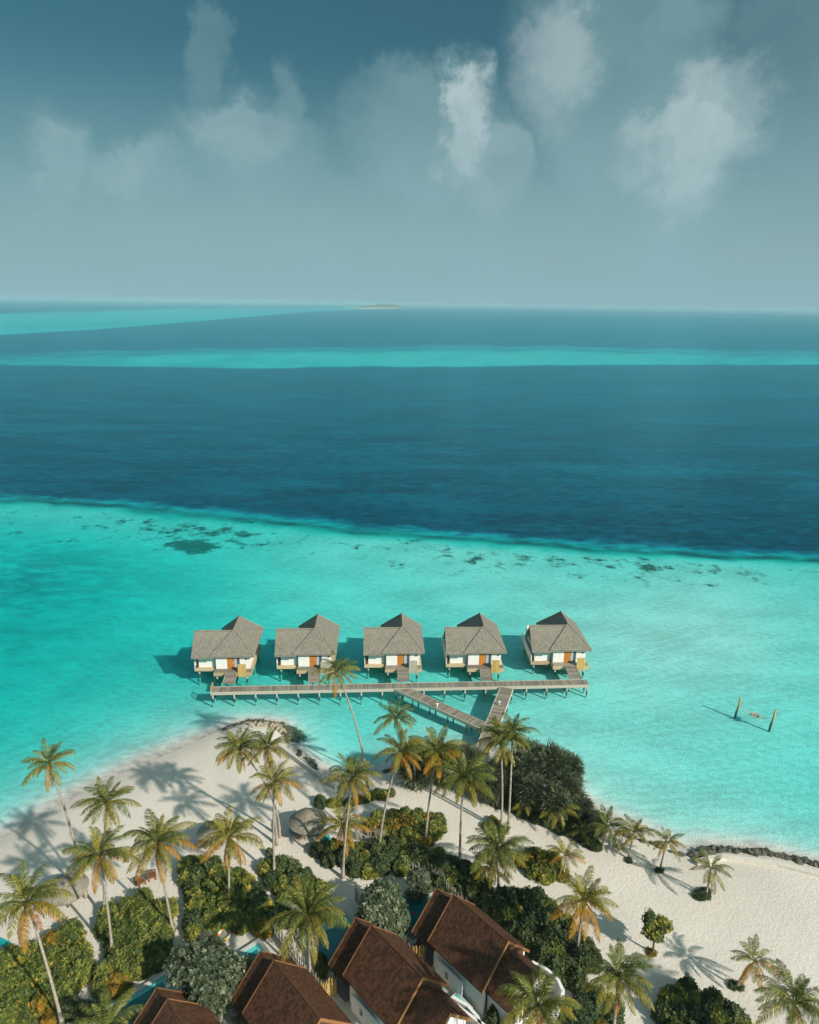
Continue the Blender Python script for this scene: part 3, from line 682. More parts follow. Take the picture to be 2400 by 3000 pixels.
rdir = np.array([math.sin(TH), -math.cos(TH)]); ndir = np.array([math.cos(TH), math.sin(TH)])
def VP(k, s, n): return np.array(APEX[k]) + rdir * s + ndir * n
VL = {'a': 'brown shingled beach villa next to the feathery big palm and its pool', 'b': 'brown shingled beach villa standing between two other brown villas',
      'c': 'brown shingled beach villa against the dark hedge, shadowed by palms', 'd': 'brown shingled beach villa of which only the seaward roof corner shows'}
for k in 'abcd': beach_villa(APEX[k], VL[k], k == 'a')

def pool(k, s0, s1, n0, n1, label):
    t = thing('swimming_pool', label, 'pool', (*VP(k, s0, n0), 1.26), TH - math.pi / 2, 'villa plunge pools')
    L, W = s1 - s0, n1 - n0
    mb = MB(); mb.box((-.02, -.02, .05), (L + .02, W + .02, .06)); mb.build('pool_floor', POOLTILE, t)
    for nm, lo, hi in [('coping', (-.35, -.35, .0), (L + .35, -.02, .42)), ('coping', (-.35, W + .02, 0), (L + .35, W + .35, .42)), ('coping', (-.35, -.017, 0), (-.02, W + .017, .42)), ('coping', (L + .02, -.017, 0), (L + .35, W + .017, .42))]:
        b = MB(); b.box(lo, hi); b.build(nm, CONCRETE, t)
    b = MB(); b.box((0, 0, .3), (.35, W - .35, .31)); 
    wm = MATS.get('pool_water')
    if wm is None:
        wm = bpy.data.materials.new('pool_water'); wm.use_nodes = True; MATS['pool_water'] = wm
        q = NT(wm.node_tree); pb = q.n['Principled BSDF']; pos = q.new('ShaderNodeNewGeometry').outputs['Position']
        q.l.new(q.ramp(q.noise(pos, .8, 3), [(.3, (.006, .155, .185)), (.7, (.010, .20, .22))]), pb.inputs['Base Color']); pb.inputs['Roughness'].default_value = .08
        bn = q.new('ShaderNodeBump'); bn.inputs['Strength'].default_value = .12; q.l.new(q.noise(pos, 3, 3), bn.inputs['Height']); q.l.new(bn.outputs[0], pb.inputs['Normal'])
    b = MB(); b.box((-.018, -.018, .065), (L + .018, W + .018, .30)); b.build('water', wm, t)
    b = MB(); b.box((-.015, -.015, .302), (.42, W + .015, .34)); b.build('shallow_ledge', POOLTILE, t)
    b = MB(); b.box((.425, W - .42, .302), (L + .01, W + .015, .34)); b.build('shallow_ledge', POOLTILE, t)
PL = {'a': 'teal pool half hidden by the silver leaved tree', 'b': 'teal pool seen through the big palm fronds', 'c': 'bright blue pool beside the brown veranda roof and grey green tree', 'd': 'teal square cornered pool on open sand at the frame edge'}
for k in 'abcd': pool(k, -7.1, -2.7, -2.3, 2.4, PL[k])

# ------------------------------------------------------------------ stick fences
def fence(label, pts, h, step, m, thick=.045, ragged=.25, group='stick fences between the villas'):
    t = thing('stick_fence', label, 'fence', (pts[0][0], pts[0][1], 1.2), 0, group)
    P = [Vector((p[0] - pts[0][0], p[1] - pts[0][1], 0)) for p in pts]
    var = []
    for k in range(4):
        mb = MB(); b = random.uniform(-.05, .05); mb.tube([(0, 0, -.1), (b, b * .5, h * .5), (b * 1.6, -b, h)], [thick, thick * .95, thick * .55], 5); me = mb.mesh('picket'); me.materials.append(m); var.append(me)
    for a, b in zip(P[:-1], P[1:]):
        L = (b - a).length; n = int(L / step)
        for i in range(n):
            p = a + (b - a) * ((i + random.uniform(.3, .7)) / n)
            link('picket', random.choice(var), m, t, loc=p, rot=(random.uniform(-.07, .07), random.uniform(-.07, .07), random.uniform(0, 6)), scale=(1, 1, random.uniform(1 - ragged, 1 + ragged * .4)))
        for z in (h * .3, h * .7):
            mb = MB(); mb.tube([a + Vector((0, 0, z)), b + Vector((0, 0, z))], .03, 5); mb.build('rail', m, t)
    return t
for k, lb in [('a', 'grey stick fence between the big palm and the brown villa'), ('b', 'grey stick fence leading to the yellow pickets under the dark villa'), ('c', 'grey stick fence half sunk in the dark hedge')]:
    fence(lb, [VP(k, -8.0, 4.3), VP(k, -3.5, 4.0), VP(k, 1.0, 3.9)], 1.9, .2, STICK)
fence('pale stick fence behind the silver leaved tree', [VP('d', -2.6, 4.0), VP('d', 2.5, 3.9)], 1.8, .2, STICK)
for k, lb in [('a', 'honey coloured picket screen beside the narrow white court'), ('b', 'honey coloured picket screen touching the darkest brown roof')]:
    fence(lb, [VP(k, .9, 3.55), VP(k, 1.5, 5.0)], 2.0, .085, HONEY, .05, .12, 'honey coloured picket screens')
fence('old stick palisade hidden in the shrubs behind the palms', [G(1180, 2560)[:2], G(1260, 2580)[:2], G(1300, 2600)[:2]], 1.9, .2, STICK)
fence('bamboo palisade behind the yellow palm and parasol', [G(1040, 2462)[:2], G(1130, 2468)[:2]], 1.9, .16, STICK)

# ------------------------------------------------------------------ coconut palms
def frond_mesh(L, e0, droop, seed, lw=.045, hang=.5, pairs=34, lleaf=.62, sparse=1.):
    """one pinnate leaf: arching midrib along +X with two combs of hanging leaflets"""
    rs = random.Random(seed); mb = MB(); pts = []; p = Vector((0, 0, 0)); n = 14
    for i in range(n + 1):
        pts.append(p.copy()); s = i / n; a = e0 - droop * s ** 1.3
        p = p + Vector((math.cos(a), math.sin(s * 3) * .02, math.sin(a))) * (L / n)
    mb.tube(pts, [.035 * (1 - .8 * i / n) + .006 for i in range(n + 1)], 4)
    for k in range(pairs):
        s = .14 + .85 * (k + .5) / pairs; f = s * n; i = min(int(f), n - 1); fr = f - i
        b = pts[i].lerp(pts[i + 1], fr); d = (pts[i + 1] - pts[i]).normalized()
        side = Vector((0, 1, 0)); up = side.cross(d) * -1
        if up.z < 0: up = -up
        ll = lleaf * (math.sin(math.pi * min(1, (s * .9 + .12))) ** .6) * (1.0 if s < .8 else 1.0 - (s - .8) * 1.6)
        for sg in (-1, 1):
            if rs.random() > sparse: continue
            fwd = .55 + .5 * s + rs.uniform(-.12, .12); dn = hang * (.45 + .9 * rs.random())
            dir1 = (d * fwd + side * sg * 1.0 - up * dn * .15).normalized(); dir2 = (d * (fwd * .8) + side * sg * .7 - up * dn * 1.0 - Vector((0, 0, .35 * hang))).normalized()
            l1 = ll * .45 * rs.uniform(.85, 1.1); l2 = ll * .62 * rs.uniform(.8, 1.15)
            w = d * lw * .55
            m_ = b + dir1 * l1; e = m_ + dir2 * l2
            mb.add([b - w * .5, b + w * .5, m_ + w, m_ - w, e], [(0, 1, 2, 3), (3, 2, 4)], rs.random())
    return mb.mesh('frond')
FR = {}
def frond_set():
    k = 0
    for cls, L, e0, droop, hang, ll in [('spear', 2.5, R(82), R(50), .3, .55), ('up', 2.9, R(60), R(95), .7, .66), ('mid', 3.05, R(34), R(92), 1.0, .72), ('flat', 3.0, R(8), R(74), 1.2, .72), ('low', 2.8, R(-24), R(55), 1.1, .66), ('dead', 2.5, R(-58), R(28), .6, .42)]:
        FR[cls] = []
        for v in range(2):
            me = frond_mesh(L * (1 + .06 * v), e0, droop, 40 + k, .050, hang, 46, ll, .88 if cls != 'dead' else .8); me.materials.append(FROND_G); FR[cls].append(me); k += 1
frond_set()
def nut_mesh():
    mb = MB(); n = 7; vs = []; zs = [(-.15, .02), (-.1, .09), (0, .125), (.09, .1), (.14, .02)]
    for z, r in zs: vs += [(r * math.cos(2 * math.pi * k / n), r * math.sin(2 * math.pi * k / n), z) for k in range(n)]
    mb.add(vs, [(i * n + k, i * n + (k + 1) % n, (i + 1) * n + (k + 1) % n, (i + 1) * n + k) for i in range(4) for k in range(n)]); me = mb.mesh('coconut', True); me.materials.append(NUT); return me
NUT_ME = nut_mesh()
def palm(base, crown, label, size=1., tone='g', nf=20, bend=.35, seed=0, nuts=4, rad=.13, group=None, height=None, wind=.0):
    """base, crown: photo pixels of the foot and of the crown's heart"""
    rs = random.Random(seed * 7 + 3)
    b = G(*base, 1.2); zg = max(ground_z(b[0], b[1]), .2); b = G(*base, zg)
    d = ray(*crown); t_ = (d[:2] @ (b[:2] - CAMP[:2])) / (d[:2] @ d[:2])
    c = CAMP + d * t_
    if height:                            # foot out of sight: stand the trunk under the crown
        c = CAMP + d * ((1.2 + height - CAM_H) / d[2]); b = np.array([c[0] + rs.uniform(-.3, .3), c[1] - .4, 0]); zg = max(ground_z(b[0], b[1]), .2)
    c = Vector(c) - Vector((b[0], b[1], zg))
    t = thing('palm_tree', label, 'palm tree', (b[0], b[1], zg), 0, group)
    side = Vector((c.x, c.y, 0)); ctrl = Vector((-c.x * bend * .5, -c.y * bend * .5, 0)) + Vector((c.x * .35, c.y * .35, c.z * .5)) + Vector((rs.uniform(-.25, .25), rs.uniform(-.25, .25), 0))
    pts, rad_ = [], []; n = max(8, int(c.z * 2.2))
    for i in range(n + 1):
        s = i / n; p = ctrl * (2 * s * (1 - s)) + c * (s * s); pts.append(p - Vector((0, 0, .15 if i == 0 else 0)))
        r = rad * (1.75 - .75 * min(1, s * 6)) * (1 - .32 * s); rad_.append(r * (1.05 if i % 2 else .95))
    mb = MB(); mb.tube(pts, rad_, 8); mb.build('trunk', TRUNK, t, True)
    mats = {'g': (FROND_G, FROND_G, FROND_O, FROND_O), 'o': (FROND_G, FROND_O, FROND_O, FROND_Y), 'y': (FROND_O, FROND_O, FROND_Y, FROND_Y), 'd': (FROND_G, FROND_G, FROND_G, FROND_O)}[tone]
    az = rs.uniform(0, 6.28)
    nf = int(nf * 1.35)
    for i in range(nf):
        s = (i + .5) / nf; az += 2.39996 + rs.uniform(-.22, .22)
        cls = 'spear' if s < .10 else 'up' if s < .36 else 'mid' if s < .60 else 'flat' if s < .80 else 'low' if s < .94 else 'dead'
        m = mats[0] if s < .36 else mats[1] if s < .6 else mats[2] if s < .8 else mats[3] if s < .94 else (FROND_B if rs.random() < .6 else FROND_Y)
        if rs.random() < .12: m = FROND_O
        if tone == 'o' and cls in ('flat', 'low') and rs.random() < .3: m = FROND_Y
        sc = size * rs.uniform(.82, 1.1)
        o = link('frond', rs.choice(FR[cls]), m, t, loc=c + Vector((math.cos(az), math.sin(az), 0)) * .08, rot=(rs.uniform(-.25, .25), rs.uniform(-.14, .14), az), scale=(sc, sc, sc))
    for i in range(nuts):
        a = rs.uniform(0, 6.28); link('coconut', NUT_ME, NUT, t, loc=c + Vector((math.cos(a) * .2, math.sin(a) * .2, -.25 + rs.uniform(-.12, .08))), rot=(rs.uniform(-.5, .5), rs.uniform(-.5, .5), 0), scale=rs.uniform(.8, 1.1))
    return t
PALMS = [
 ((252, 2628), (143, 2238), 'tall bowed palm rising from the thatched parasol out over the water', .92, 'o', 17, .5),
 ((307, 2690), (313, 2352), 'palm with pale olive crown behind a greener palm, over white beach', 1.0, 'g', 20, .2),
 ((330, 2800), (292, 2508), 'palm with orange lower fronds standing in the hedge by a sand path', 1.1, 'o', 22, .2),
 ((508, 2730), (462, 2468), 'green palm with hanging orange fronds above the brown chairs', 1.2, 'o', 22, .2),
 ((671, 2652), (672, 2455), 'palm with broad yellowing skirt half hiding a thatched parasol', 1.12, 'y', 22, .2),
 ((185, 3010), (80, 2645), 'stout leaning palm over the orange flecked hedge', 1.15, 'o', 22, .25),
 ((820, 2452), (700, 2192), 'bowed palm of the beach clump with the bushiest crown', 1.05, 'o', 24, .7),
 ((812, 2475), (783, 2192), 'beach clump palm with dark upright fronds beside the rocky point', .95, 'o', 20, .6),
 ((804, 2568), (804, 2293), 'palm with loose golden fronds in front of the beach clump', .95, 'y', 17, -.5),
 ((1078, 2318), (986, 1968), 'very tall thin palm leaning across the boardwalk', 1.05, 'o', 15, .5),
 ((1217, 2316), (1160, 2104), 'dark crowned palm in front of the slanting pier', 1.0, 'd', 17, .9),
 ((1110, 2497), (1174, 2203), 'slender palm leaning towards the pier with nuts in its crown', 1.0, 'o', 18, .2),
 ((1004, 2572), (1033, 2278), 'slender palm with drooping orange tips beside the inlet', 1.1, 'o', 21, .2),
 ((1246, 2472), (1279, 2204), 'palm with shaggy golden olive crown behind the clipped hedge', 1.15, 'o', 24, .3),
 ((1348, 2522), (1360, 2280), 'green palm with long sweeping fronds on the sand walk', 1.25, 'g', 24, .1),
 ((1468, 2436), (1466, 2166), 'straight twin palm, the one with the fuller golden crown', 1.1, 'o', 24, .1),
 ((1489, 2442), (1502, 2146), 'straight twin palm with a darker, thinner crown', 1.0, 'd', 15, .1),
 ((1010, 2505), (1004, 2418), 'low palm with bright orange fronds next to the thatched parasol', 1.05, 'y', 18, .1),
 ((925, 2800), (903, 2682), 'big spreading green palm between pool and stick fence', 1.32, 'g', 26, .1),
 ((1452, 2600), (1456, 2490), 'broad dark green palm beside the sand walk and hedge', 1.25, 'd', 24, .1),
 ((1436, 2620), (1440, 2545), 'low palm with orange heart in the thicket', .85, 'o', 16, .1),
 ((1649, 2577), (1657, 2506), 'small bright yellow palm beside a clipped hedge', .72, 'y', 13, .2),
 ((1690, 2826), (1712, 2640), 'palm with golden lower fronds above the dark hedge', 1.08, 'y', 22, .2),
 ((1813, 3012), (1812, 2862), 'white stemmed palm with spiky crown at the hedge corner', 1.0, 'g', 22, .1),
 ((1588, 3075), (1576, 2948), 'palm with shaggy pale fronds over the villa garden wall', 1.08, 'o', 24, .1),
 ((2068, 2622), (2083, 2545), 'thin crowned young palm rising from a round tuft of grass', .78, 'g', 13, .2),
 ((1935, 2545), (1955, 2468), 'young palm with a brown leaf, second from the seaside thicket', .72, 'o', 14, .2),
 ((1842, 2515), (1860, 2438), 'young palm by the dark stones at the water', .78, 'o', 16, .2),
 ((1766, 2490), (1779, 2422), 'young palm with orange fringe at the tip of the seaside thicket', .85, 'd', 17, .2),
 ((2159, 2892), (2212, 2816), 'young palm leaning over its long shadow on open sand', .78, 'o', 14, .2),
 ((2326, 3040), (2328, 2938), 'large green palm beside the round bush', 1.1, 'g', 22, .1),
 ((1628, 2420), (1638, 2366), 'low palm with flat wide fronds in the seaside thicket', .9, 'g', 15, .1),
 ((1532, 2385), (1540, 2348), 'low yellow palm at the foot of the twin palms', .8, 'o', 13, .1),
 ((1700, 2458), (1706, 2432), 'stunted palm among seaside shrubs', .6, 'o', 11, .1),
 ((1814, 2488), (1816, 2478), 'tiny palm seedling on the sand between young palms', .34, 'o', 9, .1),
 ((322, 3060), (318, 3008), 'palm top reaching into the square pool', 1.1, 'g', 18, .1)]
TALL = {(903, 2682): 7.0, (1812, 2862): 10.8, (1576, 2948): 10.3, (2328, 2938): 6.5, (318, 3008): 3.2, (1456, 2490): 5.5}
for i, (b, c, lb, sz, tone, nf, bend) in enumerate(PALMS):
    small = sz < .9
    palm(b, c, lb, sz, tone, nf, bend, i + 1, 0 if small else 5, .10 if small else .135, height=TALL.get(c))

# ------------------------------------------------------------------ shrubs, hedges and broadleaf trees
def clump_mesh(name, rx, ry, rz, n, leaf, seed, lumps=9, width=.42, inner=.75, needle=False, per=6, ground=True):
    """n rosettes of 'per' leaves spread over an uneven mound"""
    rs = np.random.RandomState(seed); mb = MB()
    lc = rs.normal(size=(lumps, 3)); lc /= np.linalg.norm(lc, axis=1)[:, None]
    if ground: lc[:, 2] = np.abs(lc[:, 2]) * .9
    lh = rs.uniform(.5, 1.2, lumps)
    for i in range(n):
        d = rs.normal(size=3); d /= np.linalg.norm(d)
        if ground and d[2] < -.1: d[2] = -d[2]
        bump = .70 + .34 * max(0, np.max((lc @ d * 2.2 - 1.2) * lh)) + .07 * rs.normal()
        rr = bump * (inner + (1 - inner) * rs.uniform() ** .5) if rs.uniform() < .8 else bump * rs.uniform(.3, .95)
        p = d * rr * np.array([rx, ry, rz])
        if ground: p[2] = max(p[2], .03)
        tone = float(np.clip(rs.normal(.46, .24), 0, 1))
        if needle:
            for k in range(per):
                a = d * .7 + rs.normal(size=3) * .5 + np.array([0, 0, .35]); a /= np.linalg.norm(a); b = np.cross(a, rs.normal(size=3)); b /= np.linalg.norm(b); l = leaf * rs.uniform(.5, 1.4)
                mb.add([p, p + a * l * .5 + b * l * .04, p + a * l + np.array([0, 0, -.12 * l]), p + a * l * .5 - b * l * .04], [(0, 1, 2, 3)], float(np.clip(tone + rs.normal(0, .1), 0, 1)))
            continue
        ax = d * .75 + rs.normal(size=3) * .30 + np.array([0, 0, .55]); ax /= np.linalg.norm(ax)
        u = np.cross(ax, rs.normal(size=3)); u /= np.linalg.norm(u); v = np.cross(ax, u); ph = rs.uniform(0, 6.28)
        for k in range(per):
            t_ = ph + 6.283 * k / per + rs.uniform(-.3, .3); o = u * math.cos(t_) + v * math.sin(t_); tl = rs.uniform(.1, .75)
            o = o * math.cos(tl) + ax * math.sin(tl); sd = np.cross(ax, o); sd /= np.linalg.norm(sd) + 1e-9
            l = leaf * rs.uniform(.7, 1.25); w = l * width
            mb.add([p, p + o * l * .6 + sd * w * .5, p + o * l - ax * l * .12, p + o * l * .6 - sd * w * .5], [(0, 1, 2, 3)], float(np.clip(tone + rs.normal(0, .10), 0, 1)))
    return mb.mesh(name)
CL = {'a': [clump_mesh('foliage', 1.3, 1.25, 1.5, 640, .33, 10 + k) for k in range(4)],            # broad hedge shrubs
      's': [clump_mesh('foliage', 1.0, 1.0, 1.0, 360, .26, 30 + k, 9, .5, .6, ground=False) for k in range(3)],   # crown lobes of silver trees
      'n': [clump_mesh('foliage', 1.0, 1.0, 1.35, 330, .75, 50 + k, 12, .1, .30, True, 8, False) for k in range(2)],  # feathery trees
      'k': [clump_mesh('foliage', 1.0, 1.0, 1.0, 90, .30, 70 + k, 5, .55, .25, ground=False) for k in range(3)],   # open sapling sprays
      't': [clump_mesh('foliage', .5, .5, .38, 90, .24, 60 + k, 4, .25) for k in range(2)]}
for k, m in (('a', SHRUB_G), ('s', SILVER), ('n', NEEDLE), ('k', SHRUB_G), ('t', SHRUB_D)):
    for me in CL[k]: me.materials.append(m)
def stems_mesh(h, spread, n, seed):
    rs = random.Random(seed); mb = MB()
    for i in range(n):
        a = 6.28 * i / n + rs.uniform(-.4, .4); r = spread * rs.uniform(.5, 1)
        mb.tube([(0, 0, -.05), (r * .3 * math.cos(a), r * .3 * math.sin(a), h * .45), (r * math.cos(a), r * math.sin(a), h)], [.06, .045, .02], 5)
    me = mb.mesh('stems'); me.materials.append(BARK); return me
STEM = stems_mesh(1.0, .7, 6, 3)
def inpoly(x, y, poly):
    c = False; n = len(poly)
    for i in range(n):
        (xa, ya), (xb, yb) = poly[i], poly[(i + 1) % n]
        if (ya > y) != (yb > y) and x < xa + (y - ya) / (yb - ya) * (xb - xa): c = not c
    return c
def hedge(label, poly, h=1.5, m=SHRUB_G, m2=None, p2=.15, step=1.15, size=1., seed=1, kind='a', cat='hedge', name='hedge', zoff=.6):
    """poly: photo outline of the leafy mass; filled with clumps of foliage on the ground below it"""
    rs = random.Random(seed * 13 + 5); W = [tuple(G(x, y, 1.2 + h * zoff)[:2]) for x, y in poly]
    xs, ys = [p[0] for p in W], [p[1] for p in W]; cx, cy = sum(xs) / len(xs), sum(ys) / len(ys)
    t = thing(name, label, cat, (cx, cy, 1.2)); pts = []
    seg = [(np.array(a), np.array(b)) for a, b in zip(W, W[1:] + W[:1])]
    def edge_d(x, y):
        return min(float(np.hypot(*(np.array((x, y)) - a - (b - a) * np.clip(((np.array((x, y)) - a) @ (b - a)) / ((b - a) @ (b - a)), 0, 1)))) for a, b in seg)
    def inset(x, y): return edge_d(x, y) > .45 * size
    for k in range(1600):
        x, y = rs.uniform(min(xs), max(xs)), rs.uniform(min(ys), max(ys))
        if inpoly(x, y, W) and inset(x, y) and all((x - a) ** 2 + (y - b) ** 2 > step ** 2 for a, b in pts): pts.append((x, y))
    # keep the clumps inside the outline
    for x, y in pts:
        edge = edge_d(x, y)
        sc = size * rs.uniform(.85, 1.15) * (.55 + .45 * min(1, edge / 1.3)); hz = h / 1.45 * rs.uniform(.8, 1.12) * (.72 + .28 * min(1, edge / 1.0))
        mm = m2 if (m2 and rs.random() < p2) else m
        link('foliage', rs.choice(CL[kind]), mm, t, loc=(x - cx, y - cy, 0), rot=(rs.uniform(-.08, .08), rs.uniform(-.08, .08), rs.uniform(0, 6.28)), scale=(sc, sc, hz))
        if rs.random() < .25: link('stems', STEM, BARK, t, loc=(x - cx, y - cy, 0), rot=(0, 0, rs.uniform(0, 6)), scale=(sc, sc, hz))
    return t
def zp(pts, ox, oy, k): return [(ox + x * k, oy + y * k) for x, y in pts]
Z6 = (0, 2500, .4638); Z4 = (600, 2050, .4638); Z5 = (1200, 2050, .4638); Z7 = (650, 2500, .4638); Z8 = (1150, 2500, .3768)
hedge('large olive green hedge with orange sprigs around the stout leaning palm', zp([(-80, 640), (60, 600), (200, 560), (300, 500), (430, 430), (500, 430), (570, 560), (585, 640), (560, 760), (510, 820), (480, 900), (330, 960), (250, 1000), (150, 1090), (-80, 1090)], *Z6), 1.7, SHRUB_G, SHRUB_Y, .05, seed=1)
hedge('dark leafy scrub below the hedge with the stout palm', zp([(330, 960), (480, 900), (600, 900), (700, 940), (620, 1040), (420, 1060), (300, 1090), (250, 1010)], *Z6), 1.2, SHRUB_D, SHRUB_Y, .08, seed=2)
hedge('green hedge with yellow blooms between two sand paths', zp([(590, 370), (900, 230), (1120, 270), (1090, 420), (1070, 560), (1000, 700), (930, 740), (800, 810), (650, 880), (590, 800), (610, 700), (700, 640), (640, 500)], *Z6), 1.6, SHRUB_G, SHRUB_Y, .10, seed=3)
hedge('dense hedge under the palms with the orange skirts', zp([(1170, 470), (1165, 210), (1080, 80), (1200, 0), (1340, 20), (1500, 90), (1640, 140), (1700, 270), (1700, 340), (1590, 460), (1440, 430), (1300, 450), (1200, 540)], *Z6), 1.7, SHRUB_G, SHRUB_D, .35, seed=4)
hedge('round green shrubbery at the foot of the beach palm clump', [(762, 2530), (800, 2505), (870, 2512), (900, 2545), (955, 2600), (905, 2640), (830, 2640), (800, 2605)], 1.5, SHRUB_G, SHRUB_D, .3, seed=5)
hedge('dark undergrowth behind the big spreading palm', [(700, 2600), (790, 2640), (860, 2640), (960, 2640), (1000, 2660), (960, 2700), (870, 2690), (770, 2730), (745, 2715), (800, 2660)], 1.3, SHRUB_D, SHRUB_Y, .08, seed=6)
hedge('clipped hedge with rust coloured heart beside the slender palms', zp([(990, 800), (1020, 700), (1180, 690), (1500, 695), (1515, 760), (1480, 880), (1400, 900), (1200, 840), (1060, 850)], *Z4), 1.5, SHRUB_G, SHRUB_Y, .32, seed=7)
hedge('broad mixed hedge in front of the rust hearted hedge', zp([(650, 960), (700, 900), (850, 880), (980, 900), (1150, 860), (1400, 920), (1490, 900), (1500, 980), (1580, 1000), (1540, 1090), (1300, 1070), (1150, 1060), (1000, 1090), (900, 1050), (760, 1010)], *Z4), 1.6, SHRUB_G, SHRUB_D, .4, seed=8)
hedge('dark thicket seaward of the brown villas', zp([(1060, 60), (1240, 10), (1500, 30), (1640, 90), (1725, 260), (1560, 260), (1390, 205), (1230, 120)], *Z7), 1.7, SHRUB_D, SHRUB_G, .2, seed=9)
hedge('low green strip of shrubs on the inlet sand bank', zp([(765, 650), (780, 610), (900, 620), (1000, 600), (1090, 560), (1200, 560), (1190, 610), (1050, 620), (920, 650)], *Z4), .9, SHRUB_G, SHRUB_Y, .15, .8, .7, seed=10)
hedge('single dark round shrub on the inlet sand bank', zp([(690, 640), (700, 600), (740, 590), (770, 610), (765, 655), (720, 662)], *Z4), 1.1, SHRUB_D, None, 0, .8, .8, seed=11, name='shrub', cat='shrub')
hedge('clipped hedge with yellow face beside the small yellow palm', zp([(690, 930), (850, 925), (950, 970), (1010, 1080), (970, 1125), (850, 1105), (740, 1075), (660, 1000)], *Z5), 1.4, SHRUB_G, SHRUB_Y, .22, seed=12)
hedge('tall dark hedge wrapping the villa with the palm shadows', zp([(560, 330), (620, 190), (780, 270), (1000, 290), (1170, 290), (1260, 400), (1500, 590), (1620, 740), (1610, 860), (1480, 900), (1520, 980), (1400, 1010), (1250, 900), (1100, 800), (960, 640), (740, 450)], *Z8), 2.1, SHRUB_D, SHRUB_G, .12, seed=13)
hedge('green and orange scrub beside the villa garden wall', zp([(1360, 1120), (1500, 1040), (1640, 1020), (1760, 1080), (1760, 1400), (1380, 1400), (1330, 1220)], *Z8), 1.4, SHRUB_D, SHRUB_Y, .25, seed=14)
hedge('big round dark bush alone on the open sand', zp([(460, 1650), (530, 1510), (700, 1500), (860, 1600), (1000, 1640), (1220, 1790), (1200, 1950), (900, 2000), (480, 1950)], 1750, 2300, .3768), 1.9, SHRUB_D, SHRUB_G, .35, seed=15, name='bush', cat='bush')
hedge('dark seaside thicket under the twin palms', zp([(490, 640), (560, 560), (700, 600), (820, 680), (960, 760), (1060, 800), (1180, 880), (1230, 930), (1190, 945), (1060, 860), (900, 790), (740, 720), (600, 660)], *Z5), 1.2, SHRUB_D, None, 0, .9, .8, seed=16)
hedge('flowering shrub at the foot of the twin palms', zp([(465, 790), (500, 730), (560, 725), (605, 770), (590, 830), (520, 845)], *Z5), 1.0, SHRUB_G, SHRUB_Y, .3, .8, .7, seed=17, name='shrub', cat='shrub')
hedge('small leafy shrubs beside the villa stick fence', [(915, 2800), (945, 2790), (975, 2830), (970, 2870), (940, 2850)], 1.5, SHRUB_G, None, 0, .8, .7, seed=18)
hedge('leafy shrubs along the garden wall gate', [(1420, 2950), (1450, 2930), (1470, 2960), (1470, 3010), (1410, 3010)], 1.5, SHRUB_D, None, 0, .8, .75, seed=19)
hedge('thin pale shrub on the sand beside the beach palm clump', [(780, 2490), (800, 2470), (815, 2490), (800, 2515)], 1.3, SILVER, None, 0, .8, .6, seed=20, name='shrub', cat='shrub')
hedge('dark shrubs tucked behind the bamboo palisade', zp([(1200, 930), (1350, 900), (1480, 960), (1500, 1020), (1300, 1010)], *Z4), 1.9, SHRUB_D, None, 0, seed=21)
hedge('scrub between pool and hedge under the silver tree', [(560, 2740), (610, 2715), (650, 2740), (640, 2775), (580, 2790)], 1.3, SILVER, SHRUB_G, .3, .9, .8, seed=22)

def leafy_tree(label, base, crown, rad, m, kind, n, seed, lobe=.55, name='tree', squash=.8, trunk_r=.12):
    """base/crown photo pixels; rad in metres"""
    rs = random.Random(seed); b = G(*base, 1.2)
    zg = max(ground_z(b[0], b[1]), .1); b = G(*base, zg)
    d = ray(*crown); t_ = (d[:2] @ (b[:2] - CAMP[:2])) / (d[:2] @ d[:2]); c = Vector(CAMP + d * t_) - Vector((b[0], b[1], zg))
    t = thing(name, label, 'tree', (b[0], b[1], zg))
    mb = MB(); mb.tube([(0, 0, -.1), c * .4 + Vector((rs.uniform(-.1, .1), 0, 0)), c * .85], [trunk_r * 1.3, trunk_r, trunk_r * .5], 7)
    for k in range(6):
        a = 6.28 * k / 6 + rs.uniform(-.3, .3); e = c + Vector((math.cos(a) * rad * .65, math.sin(a) * rad * .65, rs.uniform(-.2, .5) * rad * squash))
        mb.tube([c * .5, c * .5 + (e - c * .5) * .5 + Vector((0, 0, .1)), e], [trunk_r * .6, trunk_r * .4, trunk_r * .12], 5)
    mb.build('trunk', BARK, t)
    cr = link('crown', None, None, t, loc=c)
    for k in range(n):
        v = Vector((rs.gauss(0, 1), rs.gauss(0, 1), rs.gauss(0, 1))).normalized(); q = rs.uniform(.25, 1 - lobe * .45)
        p = Vector((v.x * rad * q, v.y * rad * q, v.z * rad * q * squash)); s = rad * lobe * rs.uniform(.75, 1.15)
        link('foliage', rs.choice(CL[kind]), m, cr, loc=p, rot=(rs.uniform(-.5, .5), rs.uniform(-.5, .5), rs.uniform(0, 6.28)), scale=(s, s, s * .9))
    return t
leafy_tree('large silver green tree with mottled leaves between two teal pools', (610, 2935), (608, 2850), 2.9, SILVER, 's', 16, 1)
leafy_tree('wide silver green tree shading the bright blue pool', (1125, 2735), (1118, 2668), 2.7, SILVER, 's', 15, 2)
leafy_tree('silver green tree close to the brown villa ridge', (1225, 2640), (1232, 2598), 1.5, SILVER, 's', 8, 22)
leafy_tree('slim leafy sapling standing alone on the open sand', (1913, 2793), (1925, 2712), 1.35, SHRUB_G, 'k', 13, 3, .52, 'sapling', 1.5, .09)
